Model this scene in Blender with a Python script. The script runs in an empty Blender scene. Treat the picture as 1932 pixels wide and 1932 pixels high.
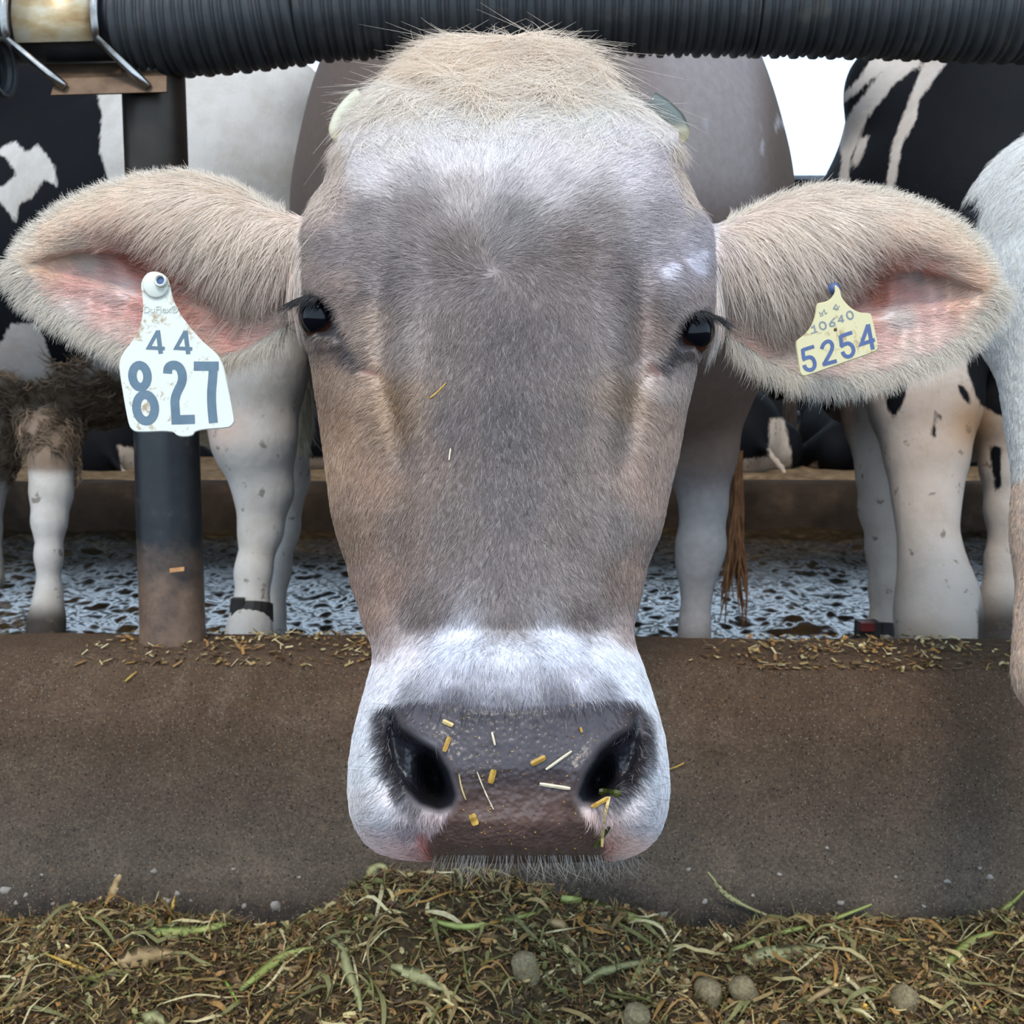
import bpy, math, random
import numpy as np
from mathutils import Vector
random.seed(7)
RS = np.random.RandomState(7)
sc = bpy.context.scene
COL = sc.collection

# ------------------------------------------------------------------ camera, sky, exposure
F = 2071.0
CAMZ = 0.65
PITCH = math.radians(6.2)
cd = bpy.data.cameras.new('camera')
cam = bpy.data.objects.new('camera', cd)
COL.objects.link(cam)
cam.location = (0, 0, CAMZ)
cam.rotation_euler = (math.pi / 2 - PITCH, 0, 0)
cd.sensor_fit = 'HORIZONTAL'
cd.sensor_width = 36.0
cd.lens = 36.0 * F / 1932
cd.clip_start = 0.02
cd.dof.use_dof = True
cd.dof.focus_distance = 0.60
cd.dof.aperture_fstop = 30
sc.camera = cam

w = bpy.data.worlds.new('overcast_sky')
sc.world = w
w.use_nodes = True
bg = w.node_tree.nodes['Background']
bg.inputs[0].default_value = (0.62, 0.80, 1.0, 1)
bg.inputs[1].default_value = 2.15

sn = bpy.data.lights.new('hazy_sun', 'SUN')
sn.energy = 1.9; sn.angle = math.radians(11); sn.color = (1.0, 0.88, 0.74)
so = bpy.data.objects.new('hazy_sun', sn); COL.objects.link(so)
so.rotation_euler = (Vector((0.15, 1.0, -1.35))).to_track_quat('-Z', 'Y').to_euler()

sc.view_settings.view_transform = 'Standard'
sc.view_settings.look = 'None'
sc.view_settings.gamma = 1
sc.view_settings.use_curve_mapping = False
sc.view_settings.exposure = 0.02
sc.cycles.max_bounces = 5
sc.cycles.diffuse_bounces = 3
sc.cycles.glossy_bounces = 2
sc.cycles.transmission_bounces = 2
sc.cycles.use_adaptive_sampling = True
sc.cycles.adaptive_threshold = 0.06
sc.cycles.use_denoising = True

# ------------------------------------------------------------------ maths helpers
CAM = np.array([0, 0, CAMZ])
FW = np.array([0, math.cos(PITCH), -math.sin(PITCH)])
UP = np.array([0, math.sin(PITCH), math.cos(PITCH)])
RT = np.array([1.0, 0, 0])

def P(px, py, d):
    """point seen at pixel px,py, d metres along the camera's forward axis"""
    px = np.asarray(px, float)[..., None]; py = np.asarray(py, float)[..., None]; d = np.asarray(d, float)[..., None]
    return CAM + d * (FW + RT * (px - 966) / F + UP * (966 - py) / F)

def W2S(v):
    r = v - CAM
    d = r @ FW
    dd = np.maximum(d, 1e-3)
    return 966 + F * (r @ RT) / dd, 966 - F * (r @ UP) / dd, d

def PZ(px, py, z):
    """where the ray through a pixel meets the height z"""
    ray = FW + RT * (px - 966) / F + UP * (966 - py) / F
    return CAM + ray * (z - CAMZ) / ray[2]

def PYw(px, py, y):
    ray = FW + RT * (px - 966) / F + UP * (966 - py) / F
    return CAM + ray * y / ray[1]

def lin(c):
    c = np.asarray(c, float) / 255.0
    return np.where(c <= 0.04045, c / 12.92, ((c + 0.055) / 1.055) ** 2.4)

def L4(r, g, b):
    l = lin((r, g, b)); return (l[0], l[1], l[2], 1)

def lim(c, mx=.88):
    """keep a colour's hue while limiting its brightest channel"""
    c = np.asarray(c, float); return c * np.minimum(1, mx / (c.max(-1, keepdims=True) + 1e-9))

def sstep(a, b, x):
    t = np.clip((x - a) / (b - a), 0, 1)
    return t * t * (3 - 2 * t)

def gs(x, y, cx, cy, sx, sy):
    return np.exp(-((x - cx) / sx) ** 2 - ((y - cy) / sy) ** 2)

def polysd(px, py, poly):
    """signed distance to a polygon in its own units, positive inside"""
    poly = np.asarray(poly, float)
    px = np.asarray(px, float); py = np.asarray(py, float)
    dmin = np.full(px.shape, 1e18); inside = np.zeros(px.shape, bool)
    n = len(poly)
    for i in range(n):
        ax, ay = poly[i]; bx, by = poly[(i + 1) % n]
        ex, ey = bx - ax, by - ay
        wx, wy = px - ax, py - ay
        t = np.clip((wx * ex + wy * ey) / (ex * ex + ey * ey + 1e-12), 0, 1)
        dmin = np.minimum(dmin, (wx - t * ex) ** 2 + (wy - t * ey) ** 2)
        c = ((ay > py) != (by > py)) & (px < (bx - ax) * (py - ay) / (by - ay + 1e-12) + ax)
        inside ^= c
    d = np.sqrt(dmin)
    return np.where(inside, d, -d)

def segd(px, py, pts):
    d = np.full(np.shape(px), 1e9)
    for (ax, ay), (bx, by) in zip(pts[:-1], pts[1:]):
        ex, ey = bx - ax, by - ay
        t = np.clip(((px - ax) * ex + (py - ay) * ey) / (ex * ex + ey * ey + 1e-9), 0, 1)
        d = np.minimum(d, np.hypot(px - ax - t * ex, py - ay - t * ey))
    return d

def vnoise(x, y, z=None, seed=0):
    """cheap smooth value noise, 0..1"""
    if z is None: z = np.zeros_like(x)
    xi = np.floor(x).astype(np.int64); yi = np.floor(y).astype(np.int64); zi = np.floor(z).astype(np.int64)
    xf = x - xi; yf = y - yi; zf = z - zi
    u = xf * xf * (3 - 2 * xf); v = yf * yf * (3 - 2 * yf); ww = zf * zf * (3 - 2 * zf)
    def h(a, b, c):
        n = (a * 374761393 + b * 668265263 + c * 2147483647 + seed * 1274126177) & 0xFFFFFFFF
        n = ((n ^ (n >> 13)) * 1274126177) & 0xFFFFFFFF
        n = n ^ (n >> 16)
        return (n & 0xFFFF) / 65535.0
    def lerp(a, b, t): return a + (b - a) * t
    r = 0
    x0 = lerp(lerp(h(xi, yi, zi), h(xi + 1, yi, zi), u), lerp(h(xi, yi + 1, zi), h(xi + 1, yi + 1, zi), u), v)
    x1 = lerp(lerp(h(xi, yi, zi + 1), h(xi + 1, yi, zi + 1), u), lerp(h(xi, yi + 1, zi + 1), h(xi + 1, yi + 1, zi + 1), u), v)
    return lerp(x0, x1, ww)

# ------------------------------------------------------------------ object helpers
def tag(o, label=None, cat=None, group=None, kind=None):
    if label: o['label'] = label
    if cat: o['category'] = cat
    if group: o['group'] = group
    if kind: o['kind'] = kind
    return o

def empty(name, loc=(0, 0, 0)):
    o = bpy.data.objects.new(name, None); COL.objects.link(o); o.location = loc
    o.empty_display_size = 0.02
    return o

def mesh_obj(name, verts, faces, mat, parent=None, smooth=True):
    me = bpy.data.meshes.new(name)
    verts = np.asarray(verts, float)
    if isinstance(faces, np.ndarray):
        k = faces.shape[1]; n = len(faces)
        me.vertices.add(len(verts)); me.vertices.foreach_set('co', verts.ravel().astype(np.float32))
        me.loops.add(n * k); me.loops.foreach_set('vertex_index', faces.ravel().astype(np.int32))
        me.polygons.add(n)
        me.polygons.foreach_set('loop_start', np.arange(0, n * k, k, dtype=np.int32))
        me.polygons.foreach_set('loop_total', np.full(n, k, np.int32))
        me.update(calc_edges=True)
    else:
        me.from_pydata([tuple(v) for v in verts], [], faces); me.update()
    if smooth: me.polygons.foreach_set('use_smooth', np.ones(len(me.polygons), bool))
    if mat: me.materials.append(mat)
    o = bpy.data.objects.new(name, me); COL.objects.link(o)
    if parent:
        o.parent = parent
        o.matrix_parent_inverse = parent.matrix_world.inverted() if parent.type != 'EMPTY' else \
            __import__('mathutils').Matrix.Translation(-Vector(parent.location))
    return o

def set_color(o, cols, name='coat'):
    me = o.data
    a = me.attributes.new(name, 'FLOAT_COLOR', 'POINT')
    c = np.ones((len(me.vertices), 4), np.float32); c[:, :3] = cols
    a.data.foreach_set('color', c.ravel())

def set_float(o, vals, name):
    a = o.data.attributes.new(name, 'FLOAT', 'POINT')
    a.data.foreach_set('value', np.asarray(vals, np.float32))

def grid_faces(nr, nc, wrap=False, flip=False):
    r = np.arange(nr - 1)[:, None]; cmax = nc if wrap else nc - 1
    c = np.arange(cmax)[None, :]
    a = r * nc + c; b = r * nc + (c + 1) % nc
    f = np.stack([a, b, b + nc, a + nc], -1).reshape(-1, 4)
    return f[:, ::-1].copy() if flip else f

def tube(path, radii, n=16, caps=True):
    """verts, faces of a tube along a 3D path"""
    path = np.asarray(path, float); radii = np.broadcast_to(radii, (len(path),))
    tg = np.gradient(path, axis=0); tg /= np.linalg.norm(tg, axis=1)[:, None] + 1e-12
    ref = np.array([0, 0, 1.0]) if abs(tg[0][2]) < 0.9 else np.array([1.0, 0, 0])
    V = []; u = np.cross(ref, tg[0]); u /= np.linalg.norm(u)
    ang = np.linspace(0, 2 * math.pi, n, endpoint=False)
    for p, t, r in zip(path, tg, radii):
        u = u - t * (u @ t); u /= np.linalg.norm(u) + 1e-12
        v = np.cross(t, u)
        V.append(p + r * (np.cos(ang)[:, None] * u + np.sin(ang)[:, None] * v))
    V = np.concatenate(V)
    Fc = [tuple(x) for x in grid_faces(len(path), n, wrap=True)]
    if caps:
        Fc.append(tuple(range(n - 1, -1, -1))); k = (len(path) - 1) * n
        Fc.append(tuple(range(k, k + n)))
    return V, Fc

def join(parts):
    V = []; Fc = []; o = 0
    for v, f in parts:
        V.append(np.asarray(v, float)); Fc += [tuple(int(i) + o for i in q) for q in f]; o += len(v)
    return np.concatenate(V), Fc

def boxv(c, sx, sy, sz, rz=0.0, R=None):
    v = np.array([[x, y, z] for x in (-.5, .5) for y in (-.5, .5) for z in (-.5, .5)]) * (sx, sy, sz)
    if R is None:
        cs, sn_ = math.cos(rz), math.sin(rz)
        R = np.array([[cs, -sn_, 0], [sn_, cs, 0], [0, 0, 1]])
    v = v @ R.T + np.asarray(c)
    f = [(0, 1, 3, 2), (4, 6, 7, 5), (0, 4, 5, 1), (2, 3, 7, 6), (0, 2, 6, 4), (1, 5, 7, 3)]
    return v, f

# ------------------------------------------------------------------ material helpers
def new_mat(name):
    m = bpy.data.materials.new(name); m.use_nodes = True
    nt = m.node_tree; b = nt.nodes['Principled BSDF']
    return m, nt, b

def noise_node(nt, scale, detail=4, coord='Object', rough=0.6, stretch=None, dist=0.0):
    tc = nt.nodes.new('ShaderNodeTexCoord')
    src = tc.outputs[coord]
    if stretch:
        mp = nt.nodes.new('ShaderNodeMapping'); mp.inputs['Scale'].default_value = stretch
        nt.links.new(src, mp.inputs[0]); src = mp.outputs[0]
    n = nt.nodes.new('ShaderNodeTexNoise')
    n.inputs['Scale'].default_value = scale; n.inputs['Detail'].default_value = detail
    n.inputs['Roughness'].default_value = rough; n.inputs['Distortion'].default_value = dist
    nt.links.new(src, n.inputs['Vector'])
    return n

def ramp(nt, src, stops):
    r = nt.nodes.new('ShaderNodeValToRGB')
    e = r.color_ramp.elements
    e[0].position, e[0].color = stops[0]; e[1].position, e[1].color = stops[-1]
    for p, c in stops[1:-1]:
        x = e.new(p); x.color = c
    nt.links.new(src, r.inputs[0])
    return r.outputs[0]

def mixc(nt, a, b, fac, mode='MIX'):
    m = nt.nodes.new('ShaderNodeMix'); m.data_type = 'RGBA'; m.blend_type = mode
    for s, i in ((fac, 0), (a, 6), (b, 7)):
        if isinstance(s, (int, float)): m.inputs[i].default_value = s
        elif isinstance(s, tuple): m.inputs[i].default_value = s
        else: nt.links.new(s, m.inputs[i])
    return m.outputs[2]

def bump(nt, b, src, strength, dist):
    bp = nt.nodes.new('ShaderNodeBump'); bp.inputs['Strength'].default_value = strength
    bp.inputs['Distance'].default_value = dist
    nt.links.new(src, bp.inputs['Height'])
    prev = b.inputs['Normal'].links[0].from_socket if b.inputs['Normal'].links else None
    if prev: nt.links.new(prev, bp.inputs['Normal'])
    nt.links.new(bp.outputs[0], b.inputs['Normal'])

def simple(name, stops, scale=20, rough=0.7, bs=0.3, bd=0.002, metallic=0.0, spec=0.4, detail=5, stretch=None, brscale=None):
    m, nt, b = new_mat(name)
    n = noise_node(nt, scale, detail, stretch=stretch)
    nt.links.new(ramp(nt, n.outputs[0], stops), b.inputs['Base Color'])
    b.inputs['Roughness'].default_value = rough; b.inputs['Metallic'].default_value = metallic
    b.inputs['Specular IOR Level'].default_value = spec
    if bs:
        n2 = noise_node(nt, brscale or scale * 4, 4, stretch=stretch)
        bump(nt, b, n2.outputs[0], bs, bd)
    return m

def attr_mat(name, attr='coat', rough=0.7, spec=0.25, bscale=400, bs=0.3, bd=0.001, var=0.15, vscale=60, stretch=None):
    m, nt, b = new_mat(name)
    a = nt.nodes.new('ShaderNodeAttribute'); a.attribute_name = attr
    n = noise_node(nt, vscale, 5)
    g = ramp(nt, n.outputs[0], [(0.3, (1 - var, 1 - var, 1 - var, 1)), (0.7, (1 + var, 1 + var, 1 + var, 1))])
    nt.links.new(mixc(nt, a.outputs['Color'], g, 1.0, 'MULTIPLY'), b.inputs['Base Color'])
    b.inputs['Roughness'].default_value = rough; b.inputs['Specular IOR Level'].default_value = spec
    if bs:
        n2 = noise_node(nt, bscale, 3, stretch=stretch); bump(nt, b, n2.outputs[0], bs, bd)
    return m

def hair_mat(name, rough=0.5, spec=0.35, trans=0.2):
    m, nt, b = new_mat(name)
    a = nt.nodes.new('ShaderNodeAttribute'); a.attribute_name = 'hair_color'
    nt.links.new(a.outputs['Color'], b.inputs['Base Color'])
    b.inputs['Roughness'].default_value = rough; b.inputs['Specular IOR Level'].default_value = spec
    if trans:
        tr = nt.nodes.new('ShaderNodeBsdfTranslucent'); nt.links.new(a.outputs['Color'], tr.inputs[0])
        mx = nt.nodes.new('ShaderNodeMixShader'); mx.inputs[0].default_value = trans
        nt.links.new(b.outputs[0], mx.inputs[1]); nt.links.new(tr.outputs[0], mx.inputs[2])
        nt.links.new(mx.outputs[0], nt.nodes['Material Output'].inputs[0])
    return m

HAIR = hair_mat('fur_hair')
HAIR_DARK = hair_mat('whisker_hair', 0.35, 0.4, 0.0)

def make_hair(name, root, nrm, tdir, length, color, parent, lift=0.3, radius=0.00018, segs=5, curl=0.0, wave=0.0,
              mat=None, droop=0.0, jitter=0.2, bend=0.6):
    """real strands: N curves from roots on the skin, lying along tdir and lifted off it"""
    N = len(root)
    tdir = tdir + RS.normal(0, jitter, tdir.shape)
    tdir = tdir - nrm * np.sum(tdir * nrm, 1)[:, None]
    tdir /= np.linalg.norm(tdir, axis=1)[:, None] + 1e-9
    bit = np.cross(nrm, tdir)
    length = np.broadcast_to(length, (N,)) * RS.uniform(0.6, 1.25, N)
    lift = np.broadcast_to(lift, (N,)) * RS.uniform(0.4, 1.5, N)
    t = np.linspace(0, 1, segs)[None, :, None]
    ph = RS.uniform(0, 6.28, N)[:, None, None]
    side = RS.normal(0, 1, N)[:, None, None] * curl
    l = length[:, None, None]; li = lift[:, None, None]
    pos = root[:, None, :] + l * (tdir[:, None, :] * t * np.cos(li) + nrm[:, None, :] * (np.sin(li) * t * (1 - bend * t)))
    pos = pos + l * bit[:, None, :] * (side * t * t + wave * np.sin(ph + t * 7) * t)
    pos[:, :, 2:3] -= droop * l * t * t
    c = bpy.data.hair_curves.new(name)
    c.add_curves([segs] * N)
    c.attributes['position'].data.foreach_set('vector', pos.astype(np.float32).ravel())
    ra = c.attributes.new('radius', 'FLOAT', 'POINT')
    rr = np.broadcast_to(radius, (N,))[:, None] * (1 - 0.85 * t[0, :, 0] ** 1.5)[None, :]
    ra.data.foreach_set('value', rr.astype(np.float32).ravel())
    ca = c.attributes.new('hair_color', 'FLOAT_COLOR', 'CURVE')
    cc = np.ones((N, 4), np.float32); cc[:, :3] = color
    ca.data.foreach_set('color', cc.ravel())
    c.materials.append(mat or HAIR)
    o = bpy.data.objects.new(name, c); COL.objects.link(o)
    if parent: o.parent = parent; o.matrix_parent_inverse = __import__('mathutils').Matrix.Translation(-Vector(parent.location))
    o['kind'] = 'stuff'
    return o

# ------------------------------------------------------------------ distance fields for bodies
def sdf_cone(X, a, b, ra, rb):
    a = np.asarray(a); b = np.asarray(b)
    ab = b - a; t = np.clip(((X - a) @ ab) / (ab @ ab + 1e-12), 0, 1)
    return np.linalg.norm(X - a - t[..., None] * ab, axis=-1) - (ra + (rb - ra) * t)

def sdf_ell(X, c, r, rz=0.0):
    q = X - np.asarray(c)
    if rz:
        cs, s_ = math.cos(-rz), math.sin(-rz)
        q = np.stack([q[..., 0] * cs - q[..., 1] * s_, q[..., 0] * s_ + q[..., 1] * cs, q[..., 2]], -1)
    r = np.asarray(r, float)
    k0 = np.linalg.norm(q / r, axis=-1); k1 = np.linalg.norm(q / (r * r), axis=-1)
    return k0 * (k0 - 1) / (k1 + 1e-9)

def surface_nets(vals, origin, h):
    nx, ny, nz = vals.shape
    s = vals < 0
    cx, cy, cz = nx - 1, ny - 1, nz - 1
    acc = np.zeros((cx, cy, cz, 3), np.float32); cnt = np.zeros((cx, cy, cz), np.float32)
    def corner(a, i, j, k): return a[i:i + cx, j:j + cy, k:k + cz]
    for ax in range(3):
        for u in (0, 1):
            for v in (0, 1):
                o0 = [0, 0, 0]; oth = [q for q in range(3) if q != ax]
                o0[oth[0]] = u; o0[oth[1]] = v; o1 = list(o0); o1[ax] = 1
                A = corner(vals, *o0); B = corner(vals, *o1)
                m = corner(s, *o0) != corner(s, *o1)
                t = np.where(m, A / (A - B + 1e-20), 0)
                for q in range(3):
                    acc[..., q] += np.where(m, o0[q] + (t if q == ax else 0), 0)
                cnt += m
    act = cnt > 0
    idx = -np.ones((cx, cy, cz), np.int64); n = int(act.sum()); idx[act] = np.arange(n)
    ijk = np.argwhere(act)
    V = origin + h * (ijk + acc[act] / cnt[act][:, None])
    quads = []
    for ax in range(3):
        sl0 = [slice(1, -1)] * 3; sl1 = [slice(1, -1)] * 3
        sl0[ax] = slice(0, -1); sl1[ax] = slice(1, None)
        A = s[tuple(sl0)]; B = s[tuple(sl1)]
        e = np.argwhere(A != B)
        sign = A[tuple(e.T)]
        base = e + 1; base[:, ax] -= 1
        b1, b2 = [(1, 2), (2, 0), (0, 1)][ax]
        def cell(d1, d2):
            c = base.copy(); c[:, b1] -= d1; c[:, b2] -= d2
            return idx[c[:, 0], c[:, 1], c[:, 2]]
        q = np.stack([cell(0, 0), cell(1, 0), cell(1, 1), cell(0, 1)], -1)
        q[~sign] = q[~sign][:, ::-1]
        quads.append(q)
    return V, np.concatenate(quads)

def sdf_mesh(prims, h, k=0.05):
    """prims: ('c', a, b, ra, rb[, k]) or ('e', centre, radii, rz[, k]) -> verts, quads of their smooth union"""
    lo = np.full(3, 1e9); hi = -lo
    for p in prims:
        if p[0] == 'c':
            lo = np.minimum(lo, np.minimum(p[1] - p[3], p[2] - p[4])); hi = np.maximum(hi, np.maximum(p[1] + p[3], p[2] + p[4]))
        else:
            m = max(p[2][0], p[2][1]) if p[3] else 0
            r = np.array([max(p[2][0], m), max(p[2][1], m), p[2][2]])
            lo = np.minimum(lo, p[1] - r); hi = np.maximum(hi, p[1] + r)
    lo = lo - 4 * h - 0.02; hi = hi + 4 * h + 0.02
    dims = np.ceil((hi - lo) / h).astype(int) + 1
    ax = [lo[i] + h * np.arange(dims[i]) for i in range(3)]
    D = np.full(tuple(dims), 1.0, np.float32)
    for p in prims:
        kk = p[5] if p[0] == 'c' and len(p) > 5 else (p[4] if p[0] == 'e' and len(p) > 4 else k)
        if p[0] == 'c':
            l2 = np.minimum(p[1] - p[3], p[2] - p[4]) - 0.16; h2 = np.maximum(p[1] + p[3], p[2] + p[4]) + 0.16
        else:
            m = max(p[2][0], p[2][1]) if p[3] else 0
            r = np.array([max(p[2][0], m), max(p[2][1], m), p[2][2]])
            l2 = p[1] - r - 0.16; h2 = p[1] + r + 0.16
        i0 = np.clip(np.floor((l2 - lo) / h).astype(int), 0, dims); i1 = np.clip(np.ceil((h2 - lo) / h).astype(int), 0, dims)
        sl = tuple(slice(a, b) for a, b in zip(i0, i1))
        X = np.stack(np.meshgrid(*[ax[i][sl[i]] for i in range(3)], indexing='ij'), -1)
        d = sdf_cone(X, p[1], p[2], p[3], p[4]) if p[0] == 'c' else sdf_ell(X, p[1], p[2], p[3])
        A = D[sl]
        hh = np.clip(0.5 + 0.5 * (A - d) / kk, 0, 1)
        D[sl] = (A * (1 - hh) + d * hh - kk * hh * (1 - hh)).astype(np.float32)
    return surface_nets(D, lo, h)

def chain(pts, k=0.04):
    """limb: list of (px, py, depth, radius) -> tapered cones"""
    out = []
    for a, b in zip(pts[:-1], pts[1:]):
        out.append(('c', P(*a[:3]), P(*b[:3]), a[3], b[3], k))
    return out

def ell(px, py, d, rx, ry, rz, rot=0.0, k=0.08):
    return ('e', P(px, py, d), (rx, ry, rz), rot, k)


# ================================================================== SETTING
# ---- pen floor: wet churned muck
def muck_height(x, y):
    h = 0.022 * (vnoise(x * 6, y * 6, seed=3) - .5) + 0.020 * (vnoise(x * 15, y * 14, seed=4) - .5)
    h += 0.012 * (vnoise(x * 40, y * 36, seed=5) - .5) + 0.0042 * (vnoise(x * 95, y * 85, seed=6) - .5)
    return h
nx_, ny_ = 1000, 520
xs = np.concatenate([np.linspace(-11, -2.75, 60), np.linspace(-2.7, 2.7, nx_ - 120), np.linspace(2.75, 11, 60)]); ys = 1.62 + (np.linspace(0, 1, ny_) ** 1.3) * 3.75
X, Y = np.meshgrid(xs, ys)
V = np.stack([X, Y, muck_height(X, Y)], -1).reshape(-1, 3)
m, nt, b = new_mat('wet_muck')
n1 = noise_node(nt, 9, 6)
c_ = ramp(nt, n1.outputs[0], [(0.3, L4(30, 24, 16)), (0.55, L4(50, 40, 27)), (0.75, L4(78, 63, 40))])
nt.links.new(c_, b.inputs['Base Color'])
n2 = noise_node(nt, 3.2, 5)
# wetter towards the feed curb, drier against the stalls
tc = nt.nodes.new('ShaderNodeTexCoord'); sx = nt.nodes.new('ShaderNodeSeparateXYZ'); nt.links.new(tc.outputs['Object'], sx.inputs[0])
mr = nt.nodes.new('ShaderNodeMapRange'); mr.inputs[1].default_value = 3.3; mr.inputs[2].default_value = 4.3
mr.inputs[3].default_value = 0.0; mr.inputs[4].default_value = 0.7
ms = nt.nodes.new('ShaderNodeMapRange'); ms.inputs[1].default_value = 3.3; ms.inputs[2].default_value = 4.2; ms.inputs[3].default_value = 0.62; ms.inputs[4].default_value = 0.05
nt.links.new(sx.outputs[1], ms.inputs[0]); nt.links.new(ms.outputs[0], b.inputs['Specular IOR Level'])
nt.links.new(sx.outputs[1], mr.inputs[0])
ad = nt.nodes.new('ShaderNodeMath'); ad.operation = 'ADD'; nt.links.new(mr.outputs[0], ad.inputs[0])
rr = nt.nodes.new('ShaderNodeMapRange'); rr.inputs[1].default_value = 0.4; rr.inputs[2].default_value = 0.7; rr.inputs[3].default_value = 0.03; rr.inputs[4].default_value = 0.16
nt.links.new(n2.outputs[0], rr.inputs[0]); nt.links.new(rr.outputs[0], ad.inputs[1]); nt.links.new(ad.outputs[0], b.inputs['Roughness'])
n3 = noise_node(nt, 70, 5, rough=.7); bump(nt, b, n3.outputs[0], 0.35, 0.004)
b.inputs['Coat Roughness'].default_value = .03; b.inputs['Coat IOR'].default_value = 1.55; nt.links.new(ms.outputs[0], b.inputs['Coat Weight'])
MUCK = m
tag(mesh_obj('floor', V, grid_faces(ny_, nx_), MUCK), 'wet churned brown muck floor of the cow alley behind the feed curb', 'floor', kind='structure')

# ---- feed curb, yawed a little: right end nearer
YAW = math.radians(-1.7)
def curbxy(x, y):
    return x * math.cos(YAW) - (y - 1.55) * math.sin(YAW), x * math.sin(YAW) + (y - 1.55) * math.cos(YAW) + 1.55
prof = [(1.69, -0.12), (1.69, 0.255), (1.68, 0.272), (1.66, 0.279), (1.60, 0.281), (1.555, 0.279), (1.535, 0.273), (1.52, 0.262), (1.50, 0.243), (1.480, 0.222),
        (1.468, 0.205), (1.462, 0.18), (1.458, 0.12), (1.455, 0.05), (1.452, 0.0), (1.445, -0.035), (1.425, -0.065), (1.39, -0.088), (1.30, -0.10), (0.2, -0.105), (-3.5, -0.105)]
pr = np.array(prof)
# resample profile finely where the camera sees it
seg = np.r_[0, np.cumsum(np.hypot(*np.diff(pr[:19], axis=0).T))]
ss = np.linspace(0, seg[-1], 150)
pp = np.stack([np.interp(ss, seg, pr[:19, 0]), np.interp(ss, seg, pr[:19, 1])], -1)
pp = np.concatenate([pp, pr[19:]])
xs = np.concatenate([np.linspace(-11, -1.85, 60), np.linspace(-1.8, 1.8, 780), np.linspace(1.85, 11, 60)])
Xg, Jg = np.meshgrid(xs, np.arange(len(pp)))
Yg = pp[Jg, 0]; Zg = pp[Jg, 1]
wob = 0.006 * (vnoise(Xg * 3, Zg * 4, seed=21) - .5) + 0.003 * (vnoise(Xg * 14, Zg * 14 + Yg * 14, seed=22) - .5) + 0.0014 * (vnoise(Xg * 70, Zg * 70 + Yg * 70, seed=23) - .5)
Yg2 = Yg + wob * (Zg > -.09); Zg2 = Zg + wob * 0.8
cx_, cy_ = curbxy(Xg, Yg2)
V = np.stack([cx_, cy_, Zg2], -1).reshape(-1, 3)
m, nt, b = new_mat('stained_concrete')
n1 = noise_node(nt, 6, 8, rough=0.7)
c1 = ramp(nt, n1.outputs[0], [(0.32, L4(62, 54, 47)), (0.5, L4(88, 76, 66)), (0.68, L4(118, 102, 88))])
n1b = noise_node(nt, 26, 6, rough=0.75)
c1 = mixc(nt, c1, ramp(nt, n1b.outputs[0], [(0.3, (.35, .34, .34, 1)), (0.7, (.66, .65, .63, 1))]), 0.7, 'OVERLAY')
# rust-brown handling stain on the upper rim, greyer, washed concrete below
tc = nt.nodes.new('ShaderNodeTexCoord'); sx = nt.nodes.new('ShaderNodeSeparateXYZ'); nt.links.new(tc.outputs['Object'], sx.inputs[0])
mr = nt.nodes.new('ShaderNodeMapRange'); mr.inputs[1].default_value = 0.02; mr.inputs[2].default_value = 0.22
nt.links.new(sx.outputs[2], mr.inputs[0])
c1 = mixc(nt, mixc(nt, c1, L4(124, 110, 96), 0.5), mixc(nt, c1, L4(112, 82, 56), 0.5), mr.outputs[0])
# contact shade at the curved foot, painted into the concrete as darker colour
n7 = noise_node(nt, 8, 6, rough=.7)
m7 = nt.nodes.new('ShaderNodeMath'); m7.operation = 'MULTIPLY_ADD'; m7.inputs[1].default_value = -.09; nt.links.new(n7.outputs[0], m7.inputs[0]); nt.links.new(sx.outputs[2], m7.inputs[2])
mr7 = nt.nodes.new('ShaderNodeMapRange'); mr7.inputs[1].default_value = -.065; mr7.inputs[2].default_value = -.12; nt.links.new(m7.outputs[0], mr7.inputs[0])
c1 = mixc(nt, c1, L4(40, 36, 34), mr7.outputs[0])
n8 = noise_node(nt, 12, 8, rough=.8, stretch=(1, 1, .5)); c1 = mixc(nt, c1, L4(142, 126, 106), ramp(nt, n8.outputs[0], [(.56, (0, 0, 0, 1)), (.74, (.55, .55, .55, 1))]))
def speck(scale, thr, col, prev, jit=1.0):
    v = nt.nodes.new('ShaderNodeTexVoronoi'); v.inputs['Scale'].default_value = scale
    nt.links.new(tc.outputs['Object'], v.inputs['Vector'])
    sm = ramp(nt, v.outputs['Distance'], [(0.0, (1, 1, 1, 1)), (thr, (1, 1, 1, 1)), (thr + .05, (0, 0, 0, 1))])
    sp = nt.nodes.new('ShaderNodeSeparateColor'); nt.links.new(v.outputs['Color'], sp.inputs[0])
    gt = nt.nodes.new('ShaderNodeMath'); gt.operation = 'GREATER_THAN'; gt.inputs[1].default_value = jit
    nt.links.new(sp.outputs[0], gt.inputs[0])
    mu = nt.nodes.new('ShaderNodeMath'); mu.operation = 'MULTIPLY'; nt.links.new(sm, mu.inputs[0]); nt.links.new(gt.outputs[0], mu.inputs[1])
    return mixc(nt, prev, col, mu.outputs[0])
n9 = noise_node(nt, 230, 3, rough=.8)
c1 = mixc(nt, c1, ramp(nt, n9.outputs[0], [(.34, (.28, .27, .26, 1)), (.5, (.5, .5, .5, 1)), (.66, (.78, .74, .68, 1))]), .8, 'OVERLAY')
c1 = mixc(nt, c1, (0, 0, 0, 1), .07)
c1 = speck(420, 0.20, L4(178, 164, 142), c1, 0.84)
c1 = speck(260, 0.22, L4(150, 138, 122), c1, 0.90)
c1 = speck(210, 0.25, L4(44, 38, 34), c1, 0.84)
c1 = speck(200, 0.2, L4(150, 108, 70), c1, 0.97)
nt.links.new(c1, b.inputs['Base Color'])
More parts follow.
